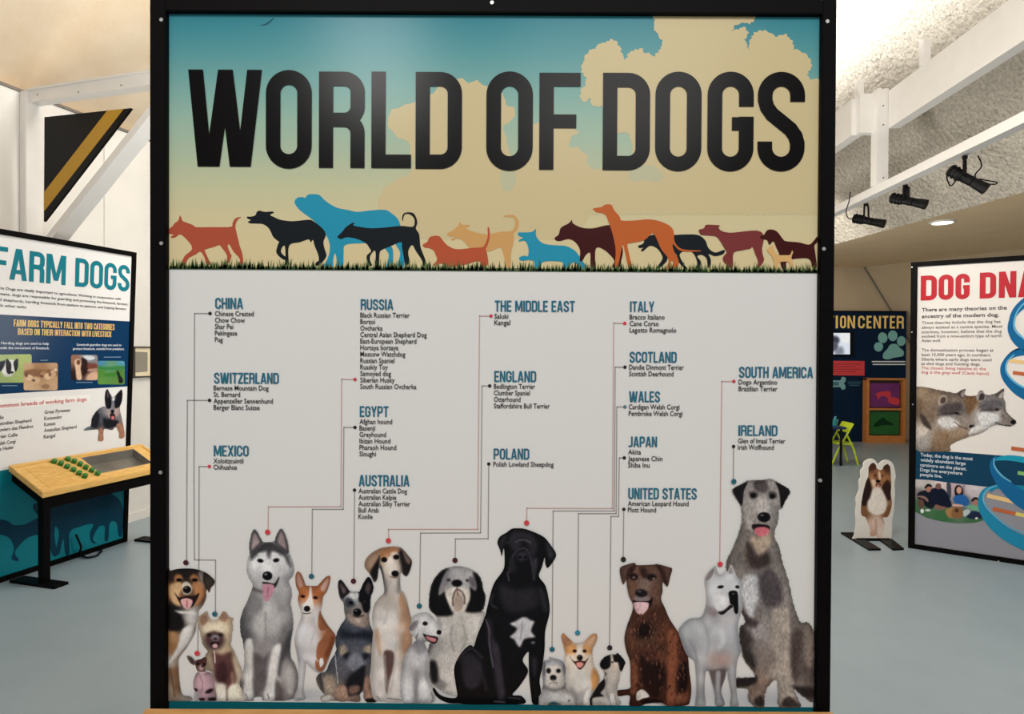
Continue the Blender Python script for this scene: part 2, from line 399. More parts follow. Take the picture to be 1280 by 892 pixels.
def text_block(name, pl, lines, rgb, off, parent, bold=.012):
    """lines of (text, x left, y middle, x right, cap height in photo pixels)"""
    V = []; F = []
    for (s, xl, ym, xr, cap) in lines:
        tv, tf = text_mesh(s, bold); u0, vm = pl.uv(xl, ym); u1 = pl.uv(xr, ym)[0]; vt = pl.uv(xl, ym - cap / 2)[1]; vb = pl.uv(xl, ym + cap / 2)[1]
        sx = (u1 - u0) / (tv[:, 0].max() - tv[:, 0].min()); sy = (vt - vb) / CAPH; k = len(V)
        v = [pl.at(u0 + (p[0] - tv[:, 0].min()) * sx, vb + p[1] * sy, off) for p in tv]
        V += v; F += [tuple(k + i for i in f) for f in orient(v, tf, pl)]
    return mesh_col(name, V, F, np.tile(rgb, (len(V), 1)), parent)
def sheet(name, pl, px, nx, ny, fn, off, parent):
    """a printed sheet over the photo quadrilateral px (tl, tr, br, bl), ink given by fn(x, y in photo pixels)"""
    tl, tr, br, bl = [np.array(p, float) for p in px]; V = []; X = []
    for j in range(ny + 1):
        for i in range(nx + 1):
            a, b = i / nx, j / ny; p = (tl * (1 - a) + tr * a) * (1 - b) + (bl * (1 - a) + br * a) * b
            X.append(p); V.append(pl.px(p[0], p[1], off))
    F = [(j * (nx + 1) + i, j * (nx + 1) + i + 1, (j + 1) * (nx + 1) + i + 1, (j + 1) * (nx + 1) + i) for j in range(ny) for i in range(nx)]
    return mesh_col(name, V, orient(V, F, pl), fn(np.array(X)), parent)

# ================================================================== THE ROOM
flo = MB().bx(-6, 9, -3, 12, -.1, 0).build('floor', FLOORM); struct(flo)
# left wall, parallel to the farm panel
WA = floor_pt(193, 643); DL = np.array([239., 800., 0]) / 834.93; NL = np.array([DL[1], -DL[0], 0])
WL = Plane(WA, DL)                                   # u along the wall, away from the camera
ZW = 3.27
struct(MB().slab(WL, -7, 8, 0, ZW, -.15, 0).build('wall_left', WHITE))
seams = MB(); 
for k in range(-8, 9):
    if k == -2: continue
    seams.slab(WL, k * .61 - .004 + .12, k * .61 + .004 + .12, .06, ZW - .03, 0, .002)
struct(seams.build('trim_1', SEAM))
struct(MB().slab(WL, -7, 8, 0, .07, 0, .012).build('baseboard_left', WHITE))
struct(MB().slab(WL, -7, 8, ZW - .02, ZW, 0, .012).build('trim_2', DARKF))
# tan ceiling rising from the left wall
def lpt(u, f, z): p = WL.at(u, z, f); return p
c0, c1 = lpt(-7, -.15, ZW), lpt(8, -.15, ZW); c2, c3 = lpt(8, 5.5, ZW + 3.9), lpt(-7, 5.5, ZW + 3.9); up = np.array([-.05, 0, .1])
struct(MB().hexa([c0, c1, c2, c3], [c0 + up, c1 + up, c2 + up, c3 + up]).build('ceiling_left', TANC))
# right: low plaster soffit and a rough stucco vault above it
ZS = 2.89; E0 = floor_pt(1041, 306, ZS); E1 = floor_pt(1280, 240, ZS); ED = (E1 - E0) / np.linalg.norm(E1 - E0)
YB = 10.75
a0 = E0 - ED * 2.6; a1 = E0 + ED * 9
sof = MB().hexa([a0, a1, a1 + (4, 0, 0), a0 + (4.5, 0, 0)], [a0 + (0, 0, .05), a1 + (0, 0, .05), a1 + (4, 0, .05), a0 + (4.5, 0, .05)])
struct(sof.build('ceiling_soffit', SOFFITM))
N = 8; V = []; Fc = []
for i in range(N + 1):
    t = i / N; ang = math.radians(72 - 30 * t)
    dx = -(t * 4.2); dz = 1.75 * t * 4.2 - .16 * (t * 4.2) ** 2
    V += [tuple(a0 + (dx, 0, dz)), tuple(a1 + (dx, 0, dz)), tuple(a1 + (dx + .12, 0, dz + .1)), tuple(a0 + (dx + .12, 0, dz + .1))]
for i in range(N):
    for j in range(4): Fc.append((4 * i + j, 4 * i + (j + 1) % 4, 4 * i + 4 + (j + 1) % 4, 4 * i + 4 + j))
struct(MB().add(V, Fc).build('ceiling_right', STUCCO, smooth=False))
# back wall and the right wall that leans in
struct(MB().bx(-4.5, 9.5, YB, YB + .15, 0, 8).build('wall_back', SMOOTHP))
q0 = hit(1080, 333, (0, YB, 0), (0, 1, 0)); q1 = hit(1111, 384, (0, YB, 0), (0, 1, 0)); sl = (q1 - q0) / (q0[2] - q1[2])
foot = q0 + sl * q0[2]; dr = np.array([.5, -.87, 0]); th = np.array([.12, 0, 0])
b0, b1, t0, t1 = foot, foot + dr * 9, q0 + np.array([0, 0, 0]), q0 + dr * 9
struct(MB().hexa([b0, b1, b1 + th, b0 + th], [t0, t1, t1 + th, t0 + th]).build('wall_right', SMOOTHP))
struct(MB().tube([foot + (-.01, -.02, 0), q0 + (-.01, -.02, 0)], .012, 6).build('trim_3', DARKF))

# ---- white steel truss on the left wall
TP0 = hit(35, 200, WL.o, WL.n); TR = Plane((TP0[0], TP0[1], 0), NL)      # plane of the truss, square to the wall
if TR.n @ (CAM - TR.o) < 0: TR.n = -TR.n
truss = thing('roof_truss', 'white steel wall truss with level beam and diagonal brace behind the striped triangle', 'truss', TR.at(0, 0))
zb1 = TR.uv(192, 97.5)[1]; zb0 = TR.uv(192, 112.7)[1]; ub = TR.uv(192, 105)[0]
zl1 = TR.uv(42, 114)[1]; zl0 = TR.uv(42, 127)[1]; up_ = TR.uv(43, 120)[0]
ztop = (zb1 + zl1) / 2; zbot = (zb0 + zl0) / 2
MB().slab(TR, .0, up_, 0, ztop, -.06, .06).build('post', STEELW, truss, bevel=.004)
MB().slab(TR, up_, 3.2, zbot, ztop, -.04, .04).build('beam', STEELW, truss)
MB().slab(TR, up_, 3.2, ztop, ztop + .012, -.055, .06).build('flange', STEELW, truss)
g0 = TR.uv(76, 296); g1 = TR.uv(192, 151); g2 = TR.uv(192, 178); g3 = TR.uv(91, 298)
dv = np.array(g1) - np.array(g0); A0 = np.array(g0) - dv * .35; A1 = np.array(g0) + dv * ((zbot + .01 - g0[1]) / dv[1])
wv = np.array(TR.uv(192, 138.5)) - np.array(g1)
MB().prism([TR.at(*A0, .05), TR.at(*A1, .05), TR.at(*(A1 + wv), .05), TR.at(*(A0 + wv), .05)],
           [TR.at(*A0, -.067), TR.at(*A1, -.067), TR.at(*(A1 + wv), -.067), TR.at(*(A0 + wv), -.067)]).build('brace', STEELW, truss)
MB().slab(TR, 3.08, 3.2, ztop, ztop + 2.15, -.04, .04).build('hanger', STEELW, truss)
bolts = [(29, 140), (28.5, 203), (28, 266), (54, 121), (105, 118), (158, 109.5)]
for bxp in bolts:
    u, v = TR.uv(*bxp)
    f = .062 if bxp[0] < 45 else .042
    MB().tube([TR.at(u, v, f - .01), TR.at(u, v, f)], .006, 8).build('bolt', DARKF, truss)
# ---- black triangle with gold stripe hung in the truss
TS = Plane(TR.at(0, 0, .07), TR.u); TS.n = TR.n
tri = thing('triangle_sign', 'black triangular sign with a diagonal gold stripe hanging in the truss at left', 'sign', TS.at(*TS.uv(55.5, 146.3)))
tp = [TS.uv(55.5, 146.3), TS.uv(163.8, 135), TS.uv(54.8, 276.8)]
MB().prism([TS.at(*p, -.018) for p in tp], [TS.at(*p, 0) for p in tp]).build('panel', BLACKER, tri)
flat('gold_stripe', TS, (0, 0, 2.973), [[(398, 411), (461, 404), (163, 787), (163, 715)]], (176, 132, 38), .0006, tri, smooth=False)

# ---- small framed picture on the left wall
fr = thing('picture_frame', 'small framed landscape picture with cream mat on the white left wall', 'picture', WL.px(178, 452))
u0, v0 = WL.uv(163, 472); u1, v1 = WL.uv(190, 433)
MB().slab(WL, u0, u1, v0, v1, .0, .02).build('backing', mat('cream_mat', (226, 212, 180), .7, noise=.04), fr)
fm = MB()
for (a, b, c, d) in ((u0, u1, v1 - .012, v1), (u0, u1, v0, v0 + .012), (u0, u0 + .02, v0, v1), (u1 - .02, u1, v0, v1)): fm.slab(WL, a, b, c, d, .0, .032)
fm.build('frame', mat('dark_wood_frame', (70, 62, 56), .5, noise=.2), fr)
du, dvv = u1 - u0, v1 - v0
PW = Plane(WL.at(0, 0, .021), WL.u); PW.n = WL.n
picture('print', PW, (160, 430, 1), [(164, 437.5), (184.5, 438.5), (184.5, 465), (164, 467)], (128, 122, 108),
        [('p', (170, 165, 150), 3, [(160, 436), (190, 436), (190, 446), (175, 450), (160, 447)]), ('e', (70, 66, 60), 3, 170, 456, 8, 5), ('e', (90, 86, 74), 3, 181, 461, 6, 4)], .0, fr, fur=.3, step=.5, smooth=False) if False else None
flat('print', PW, (0, 0, 1), [[(165, 439), (184.5, 440), (184.5, 464), (165, 466)], [(165, 450), (172, 447), (184.5, 452), (184.5, 464), (165, 466)], [(167, 455), (176, 452), (180, 458), (172, 463)]], (132, 126, 112), .0, fr, smooth=False)

# ---- track-light rails and beams on the right
ZR = 3.0; R0 = floor_pt(1280, 150, ZR); R1 = floor_pt(1041, 265.5, ZR); RD = (R1 - R0) / np.linalg.norm(R1 - R0)
rs = np.array([RD[1], -RD[0], 0])
rail = thing('lighting_rail', 'long white steel rail carrying the black spotlights under the stucco ceiling', 'rail', R1)
ra, rb = R0 - RD * 2.5, R1 + RD * 2.4
MB().box((ra + rb) / 2, (rb - ra) / 2, rs * .045, (0, 0, .038)).build('rail_bar', STEELW, rail)
YP = floor_pt(1099, 237, ZR)                                       # foot of the post
bd = RD; bz0, bz1 = 3.56, 3.91
beam = thing('ceiling_beam', 'deep white ceiling beam with post standing above the spotlight rail', 'beam', YP)
MB().bx(YP[0] - .055, YP[0] + .055, YP[1] - .05, YP[1] + .05, ZR + .038, bz1 + .03).build('post', STEELW, beam)
nb = YP + RD * (-.06); sA = nb - RD * 5.5
MB().box((np.array([nb[0], nb[1], 0]) + np.array([sA[0], sA[1], 0])) / 2 + np.array([.10, 0, (bz0 + bz1) / 2]), (nb - sA) / 2 * np.array([1, 1, 0]), rs * .05, (0, 0, (bz1 - bz0) / 2)).build('beam_web', STEELW, beam)
MB().bx(YP[0] - .19, YP[0] - .05, YP[1] - .0, YP[1] + .08, bz0 - .02, bz1).build('joint_plate', STEELW, beam)
fa = YP + RD * .08; fb = YP + RD * 4.2; o2 = np.array([-.18, 0, 0])
MB().box(np.array([(fa[0] + fb[0]) / 2, (fa[1] + fb[1]) / 2, 0]) + o2 + np.array([0, 0, (bz0 + bz1) / 2 - .02]), (fb - fa) / 2 * np.array([1, 1, 0]), rs * .05, (0, 0, (bz1 - bz0) / 2)).build('beam_web', STEELW, beam)
for (x, yb_, dy_) in ((1156, 80, .0), (1074, 112, .3)):
    pb = floor_pt(x, yb_, bz1); pb = pb + (pb - CAM) * np.array([1, 1, 0]) * dy_ * .15
    MB().bx(pb[0] - .03, pb[0] + .03, pb[1] - .03, pb[1] + .03, bz1 - .01, bz1 + .2).build('hanger', STEELW, beam)
for (x, y) in ((1104, 110), (1104, 132), (1104, 156), (1104, 222)):
    p = hit(x, y, (0, YP[1] - .051, 0), (0, 1, 0)); MB().tube([p + (0, .004, 0), p + (0, -.006, 0)], .007, 8).build('bolt', DARKF, beam)

# ---- spotlights
def spotlight(px, py, dirv, label, cable, drop, yoke_w=.05, square=False):
    base = floor_pt(px, py, ZR - .0385)
    t = thing('spotlight', label, 'spotlight', base, 'black spotlights on the rail')
    c = base + np.array([0, 0, -drop]); d = np.array(dirv, float); d /= np.linalg.norm(d)
    s = np.cross(d, (0, 0, 1)); s /= np.linalg.norm(s); w = yoke_w
    yk = [base + s * w * .8, c + s * w * 1.15] ; y2 = [base - s * w * .8, c - s * w * 1.15]
    MB().tube([c + s * w * 1.2, base + s * w * .95 + (0, 0, -.015), base - s * w * .95 + (0, 0, -.015), c - s * w * 1.2], .009, 8).build('yoke', BLACKER, t)
    MB().tube([base, base + (0, 0, -.02)], .02, 10).build('clamp', BLACKER, t)
    MB().tube([c - d * .13, c - d * .122, c - d * .02, c - d * .018, c + d * .06, c + d * .062], [.028, .043, .043, .037, .037, .03], 16).build('lamp_body', BLACKER, t)
    MB().tube([c + d * .06, c + d * .07, c + d * .175, c + d * .175], [.032, .036, .044, .034], 16).build('barrel', BLACKER, t)
    for k in range(3): MB().tube([c - d * (.11 - .03 * k), c - d * (.1 - .03 * k)], .05, 16).build('cooling_fin', BLACKER, t)
    if square: MB().box(base + np.array([0, 0, -.06]) + s * w * -.9, s * .02, d * np.array([.02, .02, 0]), (0, 0, .05)).build('transformer', BLACKER, t)
    if cable:
        pts = spline([tuple(c[[0, 2]] + np.array(q)) for q in cable], False, 5)
        MB().tube([(p[0], base[1] + .01, p[1]) for p in pts], .005, 6).build('cable', BLACKER, t)
    return t
spotlight(1206, 195, (.60, -.48, -.62), 'largest nearest black spotlight on the rail with looping cable at right', [(-.08, .09), (-.13, .02), (-.1, -.06), (-.06, -.02)], .165, .075)
o = spotlight(1132, 231, (.62, -.62, -.34), 'middle black spotlight on the rail with a square transformer block', None, .14, .062, True)
spotlight(1083, 254.5, (.62, -.62, -.30), 'farthest black spotlight on the rail beside the black frame edge', [(-.1, .03), (-.17, .02), (-.2, .09), (-.17, .2), (-.16, .29)], .17, .064)
big = bpy.data.objects['spotlight']
cb = floor_pt(1206, 195, ZR - .038) + np.array([0, 0, -.165])
pts = spline([tuple(cb[[0, 2]] + np.array(q)) for q in [(.1, .17), (.13, .09), (.08, .02), (.12, -.03), (.22, -.05), (.25, -.035), (.17, -.02), (.11, -.01)]], False, 5)
MB().tube([(p[0], cb[1], p[1]) for p in pts], .005, 6).build('cable', BLACKER, big)

# ---- recessed lamp in the soffit
lp = floor_pt(1178, 277, ZS)
rl = thing('recessed_lamp', 'small white recessed lamp glowing in the smooth plaster soffit', 'lamp', lp)
MB().tube([lp + (0, 0, .0), lp + (0, 0, -.015)], [.13, .12], 24).build('trim_ring', STEELW, rl)
MB().tube([lp + (0, 0, -.012), lp + (0, 0, -.018)], .10, 24).build('lamp_disc', glow_mat('lamp_glow', (255, 244, 225), 2.2), rl)

# ================================================================== THE MAIN PANEL
YD = 1.178
MP = Plane((0, YD, 0), (1, 0, 0))
XL0, XR0 = -.660, .586; ZT, ZB = 2.091, .10            # outer frame
XL1, XR1, ZT1, ZP = -.631, .560, 2.064, .789           # opening
panel = thing('display_panel', 'large black-framed display panel of printed dogs under tall black lettering, in the middle', 'display panel', ((XL0 + XR0) / 2, YD, 0))
fm = MB(); f0, f1 = YD - .012, YD + .03
fm.bx(XL0, XL1, f0, f1, 0, ZT); fm.bx(XR1, XR0, f0, f1, 0, ZT); fm.bx(XL1, XR1, f0, f1, ZT1, ZT); fm.bx(XL1, XR1, f0, f1, .04, .08)
frame = fm.build('frame', BLACK, panel, bevel=.0012)
MB().bx(XL1, XR1, YD + .0005, YD + .02, .08, ZT1).build('backing_board', mat('white_board_core', (214, 212, 208), .5, noise=.03), panel)
for x in (XL0 + .015, XR0 - .015): MB().bx(x - .03, x + .03, YD - .012, YD + .4, 0, .012).build('foot', BLACK, panel)
for (x, y) in ((615, 3.5), (1034, 27), (202, 25), (202, 304), (1029.5, 311), (201, 590), (1025, 600)):
    p = hit(x, y, (0, f0, 0), (0, 1, 0)); MB().tube([p + (0, .001, 0), p + (0, -.0015, 0)], .0034, 12).build('screw', SCREWM, frame)

# ---- printed sheets
def sky(X):
    y = X[:, 1] + (X[:, 0] - 620) * .0
    ys = [15, 60, 110, 150, 190, 230, 270, 300, 345]
    cs = np.array([(40, 122, 136), (72, 140, 146), (112, 160, 152), (140, 172, 152), (160, 176, 148), (182, 182, 143), (197, 184, 140), (202, 184, 138), (202, 183, 136)], float)
    return np.stack([np.interp(y, ys, cs[:, k]) for k in range(3)], 1)
HB = [(208, 335.2), (1026, 340.6)]
sheet('sky_print', MP, [(208, 14), (1030, 14), (1026, 340.6), (205, 335.2)], 40, 60, sky, .0006, panel)
def white(X):
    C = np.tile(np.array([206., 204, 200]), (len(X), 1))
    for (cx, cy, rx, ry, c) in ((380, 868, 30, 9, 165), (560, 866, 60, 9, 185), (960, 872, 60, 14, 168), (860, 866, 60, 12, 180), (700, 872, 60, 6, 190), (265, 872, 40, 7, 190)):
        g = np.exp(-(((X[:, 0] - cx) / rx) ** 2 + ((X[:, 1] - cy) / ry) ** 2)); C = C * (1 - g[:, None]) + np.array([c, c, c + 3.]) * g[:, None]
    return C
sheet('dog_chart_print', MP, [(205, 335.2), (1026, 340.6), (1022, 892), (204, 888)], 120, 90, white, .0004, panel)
sheet('teal_border', MP, [(204, 875.4), (1022, 883.3), (1022, 894), (204, 890)], 4, 1, lambda X: np.tile((8, 90, 100.), (len(X), 1)), .0008, panel)

CLOUD = (194, 176, 130)
def puffy(P, amp, seed):
    """an outline broken into small round puffs"""
    Q = resample(np.array(P, float), 1.2); c = np.roll(Q, -1, 0) - np.roll(Q, 1, 0); c /= np.linalg.norm(c, axis=1)[:, None] + 1e-9
    s = np.arange(len(Q)) * 1.2; a = np.abs(np.sin(s / 7. + seed + 1.3 * np.sin(s / 23.))) * amp + (vnoise(s / 3. + seed, s * 0) - .5) * amp * .8
    return Q + np.stack([c[:, 1], -c[:, 0]], 1) * (-a)[:, None]
c1 = [(612, 44), (625, 75), (618, 95), (635, 125), (652, 150), (645, 175), (625, 197), (612, 207), (600, 190), (585, 197), (575, 176), (555, 179), (530, 190), (519, 218), (508, 210), (498, 176), (482, 151), (465, 143), (447, 155), (428, 156), (414, 170), (392, 184), (375, 200), (372, 220), (362, 238), (366, 256), (380, 275), (378, 300), (362, 320), (358, 345), (372, 362), (390, 345), (402, 376), (430, 372), (450, 400), (490, 470), (528, 470), (542, 500), (546, 560), (540, 604), (420, 604), (380, 640), (300, 760), (1212, 760), (1212, 285), (1168, 285), (1160, 262), (1175, 240), (1170, 210), (1150, 190), (1112, 175), (1108, 150), (1085, 125), (1045, 135), (1030, 118), (1000, 110), (975, 120), (960, 150), (957, 178), (946, 165), (938, 140), (950, 118), (938, 98), (915, 108), (890, 112), (905, 88), (935, 78), (960, 82), (974, 66), (974, 44)]
flat('cloud_print', MP, (600, 0, 2.844), [puffy(c1, 5., 1)], CLOUD, .0009, panel, smooth=False)
c2 = [(484, 146), (489, 136), (502, 132), (517, 127), (528, 118), (541, 116), (547, 107), (560, 100), (575, 97), (586, 102), (598, 100), (607, 107), (618, 114), (629, 116), (633, 124), (632, 131), (645, 133), (645, 144), (638, 154), (630, 159), (640, 200), (652, 205), (660, 172), (664, 157), (676, 151), (693, 145), (705, 142), (716, 142), (719, 158), (725, 166), (715, 172), (711, 182), (722, 184), (735, 193), (734, 203), (742, 211), (752, 214), (760, 230), (720, 300), (560, 300), (470, 300), (472, 246), (482, 232), (495, 224), (510, 218), (516, 204), (511, 191), (511, 178), (499, 174), (488, 164), (484, 155)]
flat('cloud_print', MP, (0, 0, 1), [puffy(c2, 1.6, 4)], CLOUD, .00085, panel, smooth=False)
SKYB = (178, 176, 140)
for q in ([(786, 206), (800, 208), (815, 206), (824, 214), (829, 222), (820, 227), (805, 225), (793, 227), (786, 222)], [(626, 215), (644, 215), (643, 232), (636, 239), (628, 236)]):
    flat('cloud_shade', MP, (0, 0, 1), [q], SKYB, .00095, panel)

# ---- grass along the foot of the sky
V = []; Fg = []; Cg = []
for i in range(1500):
    x = random.uniform(206, 1024); yb = 335.6 + (x - 208) * .0066; h = random.choice((3, 5, 6, 8, 9, 12)) * random.uniform(.7, 1.25); dx = random.uniform(-2.2, 2.2); wd = random.uniform(.7, 1.3)
    k = len(V); V += [MP.px(x - wd, yb, .0022), MP.px(x + wd, yb, .0022), MP.px(x + dx, yb - h, .0022)]; Fg.append((k, k + 1, k + 2))
    c = random.choice([(62, 92, 48), (74, 102, 54), (96, 116, 62), (52, 80, 46), (120, 128, 72)]); Cg += [c] * 3
k = len(V); V += [MP.px(205, 332.6, .0021), MP.px(1026, 338, .0021), MP.px(1026, 341.5, .0021), MP.px(205, 336.4, .0021)]; Fg.append((k, k + 1, k + 2, k + 3)); Cg += [(58, 78, 50)] * 4
V, Cg = V, np.array(Cg, float)
gr = mesh_col('grass_strip', V, [f if np.cross(np.array(V[f[1]]) - V[f[0]], np.array(V[f[2]]) - V[f[0]]) @ MP.n > 0 else f[::-1] for f in Fg], Cg, panel); gr['kind'] = 'stuff'

# ---- title
TITLE = [('W', 236, 327.8, 87.5, 208.3), ('O', 332.8, 390, 88, 211), ('R', 399, 456, 90, 210), ('L', 464.4, 514, 90, 210.3), ('D', 519.5, 577.3, 90.4, 211.3),
         ('O', 607.7, 665.7, 89.7, 213.8), ('F', 673.8, 725, 91.4, 212.4), ('D', 753, 811.8, 91.5, 213), ('O', 818.4, 876, 90, 214.3), ('G', 883.4, 941, 90, 214.5), ('S', 946, 1004.8, 90.2, 214.5)]
for ch, xa, xb, ya, yb in TITLE:
    u0 = MP.uv(xa, yb)[0]; u1 = MP.uv(xb, yb)[0]; v0 = MP.uv(xa, yb)[1]; v1 = MP.uv(xa, ya)[1]
    V, F = letter_quads(MP, u0, u1, v0, v1, ch, .0024)
    mesh_col('title_letter', V, F, np.tile((7, 5, 5.), (len(V), 1)), panel)

